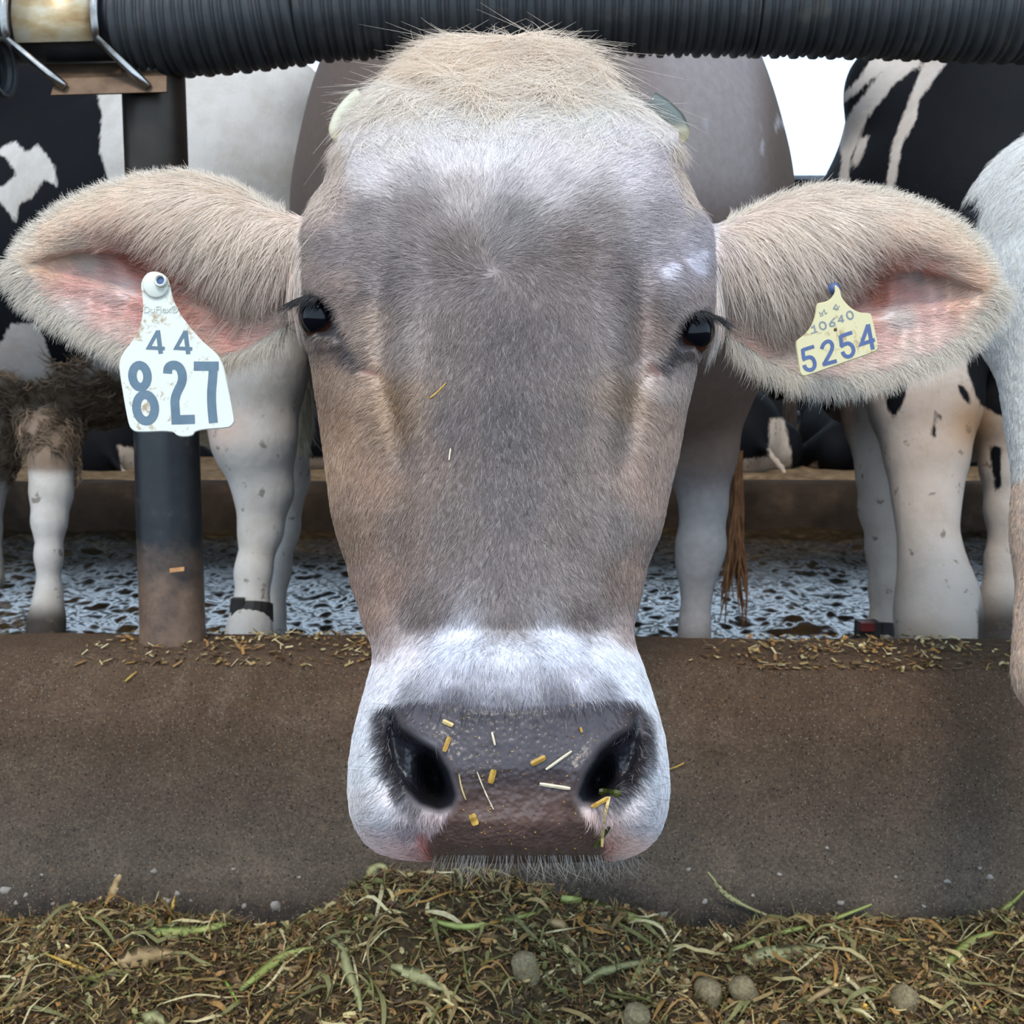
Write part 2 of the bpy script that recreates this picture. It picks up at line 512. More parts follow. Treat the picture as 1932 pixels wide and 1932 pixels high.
b.inputs['Roughness'].default_value = 0.7; b.inputs['Specular IOR Level'].default_value = 0.22
n2 = noise_node(nt, 190, 6, rough=0.8); bump(nt, b, n2.outputs[0], 0.9, 0.005)
n3 = noise_node(nt, 40, 6, rough=0.8); bump(nt, b, n3.outputs[0], 0.6, 0.010)
CONC = m
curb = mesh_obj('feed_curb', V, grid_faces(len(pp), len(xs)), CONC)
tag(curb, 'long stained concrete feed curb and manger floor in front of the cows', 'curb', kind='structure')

# pale aggregate stones showing near the foot of the curb
agm = simple('aggregate_stone', [(0.3, L4(104, 98, 92)), (0.7, L4(150, 143, 134))], 60, 0.7, 0.3, 0.001)
ag = []
for (px, py, r) in [(10, 1683, 13), (48, 1690, 7), (30, 1705, 6), (100, 1705, 5), (218, 1652, 5), (290, 1645, 9), (335, 1688, 9), (314, 1703, 11), (460, 1712, 8),
                    (520, 1712, 14), (440, 1640, 6), (360, 1700, 5), (1300, 1640, 7), (1252, 1728, 12), (1330, 1702, 7), (1587, 1706, 8), (1470, 1650, 8),
                    (1790, 1665, 9), (1870, 1658, 9), (1850, 1640, 6), (1560, 1600, 6), (1690, 1655, 6), (565, 1655, 5), (80, 1650, 4), (1420, 1690, 5), (1745, 1712, 5)]:
    ag.append((px, py, r))
for (px, py, r) in ag:
    y0 = 1.452
    for _ in range(4):
        q = PYw(px, py, y0); xl = q[0]
        zz = q[2]; yy = np.interp(zz, pr[4:19, 1][::-1], pr[4:19, 0][::-1]); y0 = yy + math.sin(YAW) * xl
    rad = r * y0 / F; xw, zw, yw = q[0], q[2], float(yy)
    q = q + np.array([0, .006 * (vnoise(np.array(xw * 3), np.array(zw * 4), seed=21) - .5) + .003 * (vnoise(np.array(xw * 14), np.array(zw * 14 + yw * 14), seed=22) - .5) - .0006, 0])
    n = 9; ang = np.linspace(0, 2 * math.pi, n, endpoint=False)
    rr_ = rad * RS.uniform(0.55, 1.2, n)
    V = [q + np.array([0, -0.0022, 0])] + [q + np.array([a * math.cos(t), -0.0012, a * .8 * math.sin(t)]) * 1 for a, t in zip(rr_ * .7, ang)] + \
        [q + np.array([a * math.cos(t), 0.003, a * .8 * math.sin(t)]) for a, t in zip(rr_, ang)]
    Fc = [(0, 1 + (i + 1) % n, 1 + i) for i in range(n)] + [(1 + i, 1 + (i + 1) % n, n + 1 + (i + 1) % n, n + 1 + i) for i in range(n)]
    mesh_obj('stone', V, Fc, agm, curb)

# ---- far kerb of the stalls, its bedding, far wall, roof
kerbm = simple('far_kerb_concrete', [(0.3, L4(40, 32, 26)), (0.55, L4(58, 47, 38)), (0.75, L4(84, 68, 54))], 5, 0.9, 0.4, 0.01, spec=.12, brscale=30)
bedm = simple('stall_bedding', [(0.3, L4(88, 72, 54)), (0.6, L4(128, 108, 84)), (0.8, L4(158, 138, 110))], 14, 0.95, 0.6, 0.02, spec=.1, brscale=40)
kz = 0.225
kx = np.linspace(-11, 11, 400)
kp = np.array([(5.2, -0.05), (5.18, 0.05), (5.17, 0.17), (5.18, 0.21), (5.21, kz), (5.36, kz), (5.38, 0.1)])
Xk, Jk = np.meshgrid(kx, np.arange(len(kp)))
Vk = np.stack([Xk, kp[Jk, 0] + .02 * (vnoise(Xk * 3, kp[Jk, 1] * 9, seed=31) - .5), kp[Jk, 1] + .012 * (vnoise(Xk * 5, kp[Jk, 0] * 9, seed=32) - .5) * (kp[Jk, 1] > .1)], -1).reshape(-1, 3)
tag(mesh_obj('far_kerb', Vk, grid_faces(len(kp), len(kx), flip=True), kerbm), 'dark concrete kerb along the front of the far stalls', 'kerb', kind='structure')
bx_ = np.linspace(-11, 11, 200); by_ = np.linspace(5.3, 13.9, 140)
Xb, Yb = np.meshgrid(bx_, by_)
Vb = np.stack([Xb, Yb, 0.2 - .06 * (1 - sstep(5.3, 5.7, Yb)) + .05 * (vnoise(Xb * 2.5, Yb * 2.5, seed=33)) + .03 * (vnoise(Xb * 9, Yb * 9, seed=34))], -1).reshape(-1, 3)
tag(mesh_obj('bedding_ground', Vb, grid_faces(140, 200), bedm), 'pale trampled bedding in the far stalls', 'bedding', kind='structure')

wallm = simple('far_wall_board', [(0.3, L4(30, 27, 26)), (0.6, L4(48, 43, 40)), (0.8, L4(64, 58, 52))], 3, 0.9, 0.2, 0.01)
def wall_with_hole(Yw, x0, x1, z0, z1, hx0, hx1, hz0, hz1, th=0.12):
    parts = []
    for (a, b_, c, d) in ((x0, hx0, z0, z1), (hx1, x1, z0, z1), (hx0, hx1, z0, hz0), (hx0, hx1, hz1, z1)):
        parts.append(boxv(((a + b_) / 2, Yw, (c + d) / 2), b_ - a, th, d - c))
    return join(parts)
hA = PYw(1494, 761, 14.0); hB = PYw(1526, 724, 14.0)
ztop = PYw(1500, 341, 14.0)[2]
V, Fc = wall_with_hole(14.0, -11, 11, -0.1, ztop, hA[0], hB[0], hA[2], hB[2])
tag(mesh_obj('wall_far', V, Fc, wallm, smooth=False), 'dark far side wall of the barn with open curtain gap above', 'wall', kind='structure')
railm = simple('galvanised_rail', [(0.3, L4(120, 122, 126)), (0.7, L4(165, 168, 172))], 12, 0.45, 0.1, 0.001, metallic=0.3)
V, Fc = boxv((0, 13.93, ztop + .02), 22, .1, .05)
tag(mesh_obj('trim_1', V, Fc, railm, smooth=False), 'pale sill along the top of the far wall', 'sill', kind='structure')
roofm = simple('roof_steel', [(0.3, L4(60, 60, 62)), (0.7, L4(92, 92, 94))], 2, 0.7, 0.1, 0.01)
V, Fc = boxv((0, 8.2, 7.75), 22, 12.6, .08)
roof = mesh_obj('roof', V, Fc, roofm, smooth=False)
tag(roof, 'grey steel roof over the cow pen', 'roof', kind='structure')
for i in range(5):
    V, Fc = boxv((0, 2.3 + i * 2.8, 7.62), 22, .08, .18)
    mesh_obj('purlin', V, Fc, roofm, roof, smooth=False)
for sgn in (-1, 1):
    V, Fc = boxv((sgn * 11, 8.2, 3.85), .12, 12.6, 7.9)
    tag(mesh_obj('wall_left' if sgn < 0 else 'wall_right', V, Fc, wallm, smooth=False), 'dark end wall of the barn, ' + ('left' if sgn < 0 else 'right') + ' end', 'wall', kind='structure')

# stall dividers in the far stalls
woodm = simple('stall_post_wood', [(0.3, L4(58, 44, 36)), (0.7, L4(96, 76, 62))], 10, 0.85, 0.3, 0.004, stretch=(6, 6, 1))
a = PYw(1489, 815, 8.0); b_ = PYw(1489, 740, 8.0)
sd = empty('stall_divider', (a[0], 8.0, 0.22))
tag(sd, 'brown stall post with a grey rail beside the small bright opening in the far wall', 'stall divider')
V, Fc = boxv((a[0], 8.0, .85), .085, .085, 1.3); mesh_obj('post', V, Fc, woodm, sd, smooth=False)
V, Fc = tube([(a[0], 8.0, .62), (a[0] + .3, 8.0, .62), (a[0] + .5, 8.0, .60), (a[0] + 1.0, 8.0, .55)], .025, 8); mesh_obj('rail', V, Fc, railm, sd)
V, Fc = tube([(a[0], 8.0, .50), (a[0] + .3, 8.0, .50), (a[0] + 1.0, 8.0, .45)], .02, 8); mesh_obj('rail', V, Fc, railm, sd)

# ================================================================== FEED RAIL, POST, CLAMP
def rail_z(x):
    """height of the rail's lower edge as the sleeve sags a little"""
    px = 966 + x / 1.6 * F
    py = np.interp(px, [-200, 100, 250, 340, 450, 560, 650, 800, 1130, 1400, 1600, 1932, 2200], [150, 148, 143, 141, 132, 118, 113, 111, 106, 106, 110, 119, 124])
    return py
RADR = 0.066
def rail_pt(px):
    """centre of the rail at pixel column px"""
    x0 = (px - 966) / F * 1.62
    y = 1.60 + math.sin(YAW) * x0
    q = PYw(px, float(rail_z(x0)), y)
    return np.array([q[0], y, q[2] + RADR])
rubber = simple('black_rubber', [(0.3, L4(38, 40, 42)), (0.6, L4(50, 51, 52)), (0.8, L4(76, 72, 66))], 22, 0.48, 0.25, 0.0008, spec=0.35, brscale=220)
rail = empty('feed_rail', tuple(rail_pt(966)))
tag(rail, 'horizontal feed rail wrapped in ribbed black rubber sleeve above the cow heads', 'rail')
def corrugated(px0, px1, rad, name, period=0.0262, amp=0.0060, seed=0):
    pxs = np.linspace(px0, px1, 9); C = np.array([rail_pt(p) for p in pxs])
    L = np.linalg.norm(C[-1] - C[0]); n = int(L / period * 14)
    t = np.linspace(0, 1, n)
    path = np.stack([np.interp(t, np.linspace(0, 1, 9), C[:, i]) for i in range(3)], -1)
    s = t * L
    s = s + 0.003 * (vnoise(s * 22, s * 0, seed=seed) - .5)
    ph = (s / period) % 1.0
    # each rib: a broad ridge and a narrow secondary ridge
    prof_ = sstep(0.0, .16, ph) * (1 - sstep(.42, .56, ph)) + 0.62 * sstep(.60, .70, ph) * (1 - sstep(.80, .92, ph))
    r = rad - amp + amp * prof_ + 0.0012 * (vnoise(s * 9, s * 0 + 3, seed=seed + 1) - .5)
    V, Fc = tube(path, r, 44)
    return mesh_obj(name, V, Fc, rubber, rail)
V, Fc = tube([rail_pt(p) + np.array([0, 0, 0.004]) for p in np.linspace(-3200, 4800, 12)], RADR * .80, 24)
mesh_obj('steel_pipe', V, Fc, simple('dark_pipe_steel', [(0.3, L4(38, 40, 44)), (0.7, L4(78, 80, 84))], 14, 0.42, 0.1, 0.0006, metallic=.5), rail)
corrugated(236, 566, RADR + .003, 'rubber_sleeve', seed=1)
corrugated(569, 1420, RADR, 'rubber_sleeve', seed=2)
corrugated(1422, 2330, RADR, 'rubber_sleeve', seed=3)
corrugated(-1500, -110, RADR, 'rubber_sleeve', seed=4)
corrugated(2333, 3300, RADR, 'rubber_sleeve', seed=5)

# lower torn end of another ribbed sleeve hanging at the far left
pts = [P(-70, 90, 1.52), P(-30, 140, 1.52), P(6, 160, 1.53), P(30, 172, 1.56)]
hs = empty('hose_end', tuple(pts[0])); tag(hs, 'short bent end of ribbed black rubber hose hanging below the rail at far left', 'hose')
path = np.array([np.array(pts[0]) * (1 - t) + np.array(pts[-1]) * t + np.array([0, 0, -.010 * math.sin(t * math.pi)]) for t in np.linspace(0, 1, 60)])
s = np.linspace(0, 1, 60); r = .036 + .003 * (np.sin(s * 40) > 0)
pth = np.stack([np.linspace(P(-120, 100, 1.56)[0], P(56, 135, 1.56)[0], 60), np.full(60, 1.54), np.linspace(P(-120, 150, 1.56)[2], P(38, 158, 1.56)[2], 60)], -1)
V, Fc = tube(pth, r, 26, caps=False); V2, F2 = tube(pth, r - .006, 26, caps=False)
F2 = [tuple(reversed(f)) for f in F2]
rim = [(59 * 26 + i, 59 * 26 + (i + 1) % 26, 60 * 26 + 59 * 26 + (i + 1) % 26, 60 * 26 + 59 * 26 + i) for i in range(26)]
Vj, Fj = join([(V, Fc), (V2, F2)])
mesh_obj('hose_wall', Vj, Fj + rim, rubber, hs)

# clamp: saddle plate round the pipe, two U-bolts, foot plate
zinc = simple('tarnished_zinc', [(0.3, L4(140, 98, 50)), (0.47, L4(178, 154, 116)), (0.6, L4(196, 186, 166)), (0.8, L4(206, 198, 184))], 9, 0.42, 0.12, 0.0008, metallic=0.55, stretch=(1, 1, 2.2))
bright = simple('polished_steel', [(0.3, L4(96, 88, 80)), (0.7, L4(190, 186, 182))], 20, 0.25, 0.05, 0.0004, metallic=1.0)
brz = simple('rusty_plate', [(0.25, L4(50, 38, 30)), (0.5, L4(84, 65, 50)), (0.75, L4(126, 102, 80))], 10, 0.55, 0.2, 0.0008, metallic=0.4)
clamp = empty('pipe_clamp', tuple(rail_pt(130)))
tag(clamp, 'zinc saddle clamp with two U-bolts holding the rail to the post', 'clamp')
c0 = rail_pt(62); c1 = rail_pt(208); cr = RADR * .86
axd = (c1 - c0) / np.linalg.norm(c1 - c0)
def ringpt(c, ang, r):   # ang 0 = up, pi/2 = towards camera
    return c + r * (np.array([0, 0, 1.0]) * math.cos(ang) + np.array([0, -1.0, 0]) * math.sin(ang))
nA = 30; angs = np.linspace(-0.7 * math.pi, 0.68 * math.pi, nA)
Vo = [ringpt(c, a, cr + .0045) for c in (c0, c1) for a in angs] + [ringpt(c, a, cr + .001) for c in (c0, c1) for a in angs]
Fs = []
for i in range(nA - 1):
    Fs.append((i, i + 1, nA + i + 1, nA + i)); Fs.append((2 * nA + i, 3 * nA + i, 3 * nA + i + 1, 2 * nA + i + 1))
    Fs.append((i, 2 * nA + i, 2 * nA + i + 1, i + 1)); Fs.append((nA + i, nA + i + 1, 3 * nA + i + 1, 3 * nA + i))
mesh_obj('saddle', Vo, Fs, zinc, clamp)
for ppx in (51, 214):
    c = rail_pt(ppx)
    path = [ringpt(c, a, cr + .0085) for a in np.linspace(-0.5 * math.pi, 0.66 * math.pi, 34)]
    last = path[-1]
    end = P(ppx + (72 if ppx < 100 else 66), 164, 1.515)
    path += [last * (1 - t) + end * t for t in (0.35, .7, 1.0)]
    V, Fc = tube(path, .0062, 12); mesh_obj('u_bolt', V, Fc, bright, clamp)
# foot plate under the pipe, angled towards the camera
fa = [P(108, 128, 1.60), P(302, 124, 1.60), P(312, 150, 1.56), P(314, 173, 1.545), P(96, 178, 1.545), P(98, 152, 1.56)]
pl = [P(88, 132, 1.585), P(262, 128, 1.585), P(314, 150, 1.552), P(314, 174, 1.545), P(96, 178, 1.545), P(96, 150, 1.552)]
fv = []
top = [P(86, 122, 1.56), P(262, 118, 1.56)]; mid = [P(104, 148, 1.525), P(314, 143, 1.525)]; bot = [P(96, 179, 1.515), P(314, 173, 1.515)]
fv = top + mid + bot
fv2 = [v + np.array([0, .006, .0]) for v in fv]
Fp = [(0, 1, 3, 2), (2, 3, 5, 4), (6, 8, 9, 7), (8, 10, 11, 9), (0, 2, 8, 6), (2, 4, 10, 8), (1, 7, 9, 3), (3, 9, 11, 5), (4, 5, 11, 10), (0, 6, 7, 1)]
Fp = [tuple(reversed(f)) for f in Fp]
mesh_obj('foot_plate', fv + fv2, Fp, brz, clamp, smooth=False)

# post with rubber sleeve
post = empty('steel_post', tuple(PYw(325, 1215, 1.64)))
tag(post, 'upright round post in a black plastic sleeve standing on the feed curb', 'post')
pb = PYw(325, 1213, 1.625)
px_ = pb[0]; 
m, nt, b = new_mat('post_plastic')
tc = nt.nodes.new('ShaderNodeTexCoord'); sx = nt.nodes.new('ShaderNodeSeparateXYZ'); nt.links.new(tc.outputs['Object'], sx.inputs[0])
mr = nt.nodes.new('ShaderNodeMapRange'); mr.inputs[1].default_value = pb[2] + .19; mr.inputs[2].default_value = pb[2] + .0
nt.links.new(sx.outputs[2], mr.inputs[0])
n = noise_node(nt, 30, 7, rough=.75)
n4 = noise_node(nt, 9, 5, rough=.7)
s1 = nt.nodes.new('ShaderNodeMath'); s1.operation = 'MULTIPLY_ADD'; nt.links.new(n4.outputs[0], s1.inputs[0]); s1.inputs[1].default_value = 0.9
nt.links.new(mr.outputs[0], s1.inputs[2])
fac = ramp(nt, s1.outputs[0], [(0.62, (0, 0, 0, 1)), (1.25, (1, 1, 1, 1))])
base = ramp(nt, n.outputs[0], [(0.4, L4(20, 23, 27)), (0.60, L4(32, 34, 37)), (0.72, L4(92, 80, 64))])
mud = ramp(nt, n.outputs[0], [(0.35, L4(84, 66, 54)), (0.65, L4(122, 98, 80))])
nt.links.new(mixc(nt, base, mud, fac), b.inputs['Base Color'])
b.inputs['Roughness'].default_value = .42
bump(nt, b, n.outputs[0], .3, .001)
V, Fc = tube([(px_, 1.63, .268), (px_, 1.63, .28), (px_, 1.63, .30), (px_, 1.632, .6), (px_ - .0, 1.635, .78)], [.049, .0495, .0478, .0468, .0462], 40)
mesh_obj('plastic_sleeve', V, Fc, m, post)
V, Fc = tube([(px_, 1.635, .27), (px_ - .004, 1.64, 1.10), (px_ - .004, 1.64, 1.5)], .0445, 36)
mesh_obj('steel_pipe', V, Fc, simple('post_steel', [(0.3, L4(38, 33, 28)), (0.55, L4(54, 47, 41)), (0.8, L4(78, 68, 58))], 7, 0.4, 0.15, 0.001, metallic=0.5), post)
q = P(328, 1078, 1.585)
V, Fc = boxv((q[0], 1.63 - .0482, q[2]), .021, .0016, .006)
V = V + np.array([0, 0, 0]) + (V[:, :1] - q[0]) * np.array([0, 0, .12])
tag(mesh_obj('wood_chip', V, Fc, simple('chip_wood', [(0.3, L4(176, 122, 78)), (0.7, L4(206, 156, 108))], 90), smooth=False), 'small orange-tan wood chip stuck on the black post sleeve', 'wood chip')

# ================================================================== THE BROWN COW'S HEAD
def T(x, xs_, ys_): return np.interp(x, xs_, ys_)
SIL = np.array([  # py, left, right
 (72, 955, 985), (75, 905, 1030), (80, 872, 1055), (88, 845, 1078), (100, 818, 1100), (115, 795, 1118), (130, 775, 1130), (160, 738, 1152), (180, 715, 1170), (200, 692, 1200), (225, 668, 1235),
 (250, 655, 1262), (270, 640, 1276), (300, 634, 1272), (330, 626, 1284), (350, 614, 1292), (380, 598, 1306), (400, 585, 1324), (425, 572, 1340), (450, 560, 1347), (500, 556, 1352), (550, 560, 1355), (580, 568, 1352),
 (610, 572, 1345), (640, 576, 1336), (680, 586, 1318), (770, 600, 1296), (858, 612, 1280), (931, 621, 1262), (963, 625, 1256), (1004, 635, 1246), (1064, 655, 1222), (1100, 662, 1214),
 (1137, 675, 1206), (1165, 682, 1198), (1190, 692, 1194), (1218, 702, 1198), (1245, 704, 1208), (1286, 694, 1222), (1330, 682, 1236), (1380, 669, 1250), (1430, 661, 1258), (1480, 658, 1262), (1520, 660, 1259),
 (1550, 668, 1252), (1575, 680, 1240), (1595, 698, 1222), (1610, 722, 1200), (1620, 760, 1170), (1626, 830, 1120), (1630, 930, 1000)], float)
DEP = np.array([  # py, centre depth, side depth, back, n
 (72, .800, .800, .00, 2.0), (80, .783, .798, .025, 2.2), (100, .768, .796, .045, 2.4), (130, .750, .794, .06, 2.6), (160, .735, .790, .075, 2.8), (250, .702, .778, .10, 3.0),
 (350, .676, .768, .13, 2.9), (450, .655, .755, .15, 2.8), (560, .637, .742, .165, 2.5), (650, .622, .730, .17, 2.3), (800, .600, .712, .16, 2.1), (950, .577, .688, .14, 2.0),
 (1100, .552, .655, .12, 2.1), (1200, .534, .622, .10, 2.3), (1280, .518, .602, .09, 2.6), (1330, .509, .594, .085, 2.8), (1450, .502, .585, .075, 2.9), (1550, .507, .582, .06, 2.7),
 (1600, .518, .580, .045, 2.3), (1622, .532, .578, .025, 2.0), (1630, .560, .575, .0, 2.0)], float)

NOSE = [(745, 1328), (800, 1322), (880, 1330), (960, 1338), (1060, 1330), (1130, 1322), (1200, 1322), (1212, 1345), (1185, 1375), (1130, 1412), (1100, 1455), (1083, 1505), (1100, 1540), (1132, 1570), (1145, 1600), (1140, 1630),
        (960, 1630), (805, 1634), (803, 1590), (840, 1548), (868, 1505), (852, 1450), (822, 1402), (762, 1372)]
NOSL = [(722, 1338), (740, 1335), (762, 1374), (800, 1398), (828, 1415), (852, 1455), (866, 1500), (858, 1524), (828, 1533), (790, 1520), (758, 1488), (732, 1445), (722, 1400)]
NOSR = [(1188, 1345), (1205, 1338), (1216, 1370), (1216, 1425), (1200, 1465), (1165, 1498), (1128, 1520), (1096, 1518), (1084, 1500), (1100, 1458), (1128, 1415), (1165, 1385), (1186, 1372)]
EYEL = [(570, 566), (584, 560), (602, 562), (620, 580), (634, 602), (638, 620), (628, 628), (606, 630), (590, 618), (576, 592)]
EYER = [(1272, 650), (1276, 632), (1290, 608), (1306, 594), (1326, 588), (1338, 596), (1338, 616), (1326, 640), (1304, 654), (1286, 656)]

def bumps(px, py):
    """towards the camera, metres"""
    h = 0.0 * px
    h += .010 * gs(px, py, 640, 530, 60, 45) + .010 * gs(px, py, 1270, 545, 55, 45)          # brow bones
    h += .006 * gs(px, py, 615, 655, 45, 22) + .006 * gs(px, py, 1300, 672, 40, 22)
    cl = T(py, [300, 420, 700, 1000, 1200], [770, 775, 770, 790, 800]); cr_ = T(py, [300, 420, 700, 1000, 1200], [1150, 1150, 1165, 1150, 1140])
    win = sstep(330, 480, py) * (1 - sstep(900, 1150, py))
    h += .0045 * win * (np.exp(-((px - cl) / 28) ** 2) + np.exp(-((px - cr_) / 28) ** 2))
    win2 = sstep(430, 640, py) * (1 - sstep(800, 1000, py))
    gl = T(py, [450, 700, 900, 1150], [715, 722, 765, 745]); gr = T(py, [450, 700, 900, 1150], [1215, 1205, 1172, 1185])
    h -= .010 * win2 * (np.exp(-((px - gl) / 30) ** 2) + np.exp(-((px - gr) / 28) ** 2))
    win3 = sstep(950, 1060, py) * (1 - sstep(1120, 1200, py))
    h -= .006 * win3 * (np.exp(-((px - 735) / 26) ** 2) + np.exp(-((px - 1175) / 20) ** 2))
    h += .006 * (gs(px, py, 655, 900, 45, 160) + gs(px, py, 1235, 880, 38, 150))
    h -= .003 * gs(px, py, 950, 520, 60, 90)
    h -= .004 * gs(px, py, 960, 1190, 190, 22)
    h += .005 * gs(px, py, 960, 1245, 230, 30)
    h -= .008 * (gs(px, py, 650, 400, 45, 60) + gs(px, py, 1265, 400, 45, 60))
    # tear trough below the eyes
    h -= .0016 * np.exp(-(segd(px, py, [(640, 632), (680, 690), (712, 704)]) / 9) ** 2)
    h -= .0016 * np.exp(-(segd(px, py, [(1278, 658), (1248, 692), (1224, 706)]) / 9) ** 2)
    # poll waves
    h += .003 * np.sin(px * .045 + np.sin(py * .06) * 1.3) * (1 - sstep(120, 260, py)) * sstep(76, 100, py)
    # muzzle wings
    h += .008 * gs(px, py, 700, 1500, 38, 80) + .008 * gs(px, py, 1228, 1480, 34, 80)
    h += .005 * gs(px, py, 960, 1580, 150, 50)
    h -= .010 * gs(px, py, 735, 1470, 26, 60) + .008 * gs(px, py, 1190, 1470, 24, 50)
    # pad rim over the nostrils
    rim = np.exp(-(segd(px, py, [(762, 1372), (822, 1402), (852, 1450), (868, 1505)]) / 16) ** 2) + \
        np.exp(-(segd(px, py, [(1185, 1375), (1130, 1412), (1100, 1455), (1083, 1505)]) / 16) ** 2)
    h += .004 * rim
    for poly, cx, cy in ((NOSL, 826, 1455), (NOSR, 1122, 1450)):
        s_ = polysd(px, py, poly)
        h -= .013 * sstep(-3, 22, s_) + .050 * sstep(0, 34, s_) * np.exp(-((px - cx) / 30.) ** 2 - ((py - cy) / 60.) ** 2)
    # nose pad edge and texture
    sn_ = polysd(px, py, NOSE)
    h -= .0012 * np.exp(-((sn_ + 2) / 5) ** 2)
    pe = sstep(1440, 1520, py) * sstep(6, 25, sn_)
    ang = np.arctan2(py - 1380, px - 960) * 30
    rd = np.hypot(px - 960, py - 1380) / 26
    h += .0028 * pe * (vnoise(ang, rd, seed=41) - .5)
    # eye openings and lids
    for poly in (EYEL, EYER):
        s_ = polysd(px, py, poly)
        h -= .014 * sstep(-1.5, 5, s_)
        h += .0022 * np.exp(-((s_ + 7) / 6) ** 2)
    # lower lid pouches
    h += .004 * np.exp(-(segd(px, py, [(584, 640), (622, 645)]) / 9) ** 2) + .004 * np.exp(-(segd(px, py, [(1300, 664), (1326, 660)]) / 8) ** 2)
    h -= .003 * np.exp(-(segd(px, py, [(580, 654), (622, 657)]) / 5) ** 2) + .003 * np.exp(-(segd(px, py, [(1290, 676), (1320, 676)]) / 5) ** 2)
    return h

def head_front(px, py):
    L = T(py, SIL[:, 0], SIL[:, 1]); R = T(py, SIL[:, 0], SIL[:, 2]); c = (L + R) / 2; hw = (R - L) / 2 + 1e-6
    dc = T(py, DEP[:, 0], DEP[:, 1]); ds = T(py, DEP[:, 0], DEP[:, 2]); n = T(py, DEP[:, 0], DEP[:, 4])
    s = np.clip(np.abs((px - c) / hw), 0, 1)
    k = (1 - s ** n) ** (1 / n)
    return ds - (ds - dc) * k - bumps(px, py) * sstep(0, .35, k)

nr, nc = 620, 560
tt = np.linspace(0, 1, nr)
rows = 72 + (1630 - 72) * (tt + 0.0)
rows = np.interp(tt, [0, .04, .10, .90, .96, 1], [72, 84, 150, 1540, 1617, 1630])
th = np.linspace(0, math.pi, 430)
thb = np.linspace(math.pi, 2 * math.pi, nc - 430 + 1)[1:-1] if False else np.linspace(math.pi, 2 * math.pi, nc - 430 + 2)[1:-1]
RR, TH = np.meshgrid(rows, th, indexing='ij')
L = T(RR, SIL[:, 0], SIL[:, 1]); R = T(RR, SIL[:, 0], SIL[:, 2])
PXf = (L + R) / 2 - (R - L) / 2 * np.cos(TH)
Df = head_front(PXf, RR)
Vf = P(PXf, RR, Df)
RRb, THb = np.meshgrid(rows, thb, indexing='ij')
L = T(RRb, SIL[:, 0], SIL[:, 1]); R = T(RRb, SIL[:, 0], SIL[:, 2])
PXb = (L + R) / 2 - (R - L) / 2 * np.cos(THb)
Db = T(RRb, DEP[:, 0], DEP[:, 2]) + T(RRb, DEP[:, 0], DEP[:, 3]) * np.abs(np.sin(THb)) ** .8
# keep the back's real width as it recedes (so the sides do not flare)
PXb = 966 + (PXb - 966) * T(RRb, DEP[:, 0], DEP[:, 2]) / Db
Vb_ = P(PXb, RRb, Db)
Vh = np.concatenate([Vf, Vb_], 1)
ncw = Vh.shape[1]
Fh = [tuple(x) for x in grid_faces(nr, ncw, wrap=True)]
Vh = Vh.reshape(-1, 3)
Fh.append(tuple(range(ncw - 1, -1, -1))); Fh.append(tuple(range((nr - 1) * ncw, nr * ncw)))

# ---- ears
EARS = {
 'L': dict(
  up=[(585, 408), (545, 400), (505, 385), (470, 362), (430, 343), (360, 325), (280, 328), (200, 347), (130, 375), (75, 412), (35, 448), (18, 485)],
  lo=[(590, 610), (562, 608), (520, 632), (480, 655), (430, 672), (370, 682), (300, 672), (230, 652), (160, 618), (100, 585), (45, 540), (18, 495)],
  vf=[.80, .78, .74, .66, .58, .47, .40, .37, .36, .38, .45, .5]),
 'R': dict(
  up=[(1320, 420), (1360, 418), (1400, 402), (1450, 378), (1520, 354), (1600, 350), (1680, 362), (1750, 385), (1810, 415), (1855, 455), (1878, 495), (1888, 535)],
  lo=[(1325, 630), (1355, 625), (1400, 655), (1450, 688), (1510, 712), (1570, 718), (1640, 708), (1710, 690), (1775, 665), (1830, 628), (1872, 585), (1888, 545)],
  vf=[.84, .82, .78, .72, .62, .50, .40, .36, .38, .45, .5, .5])}
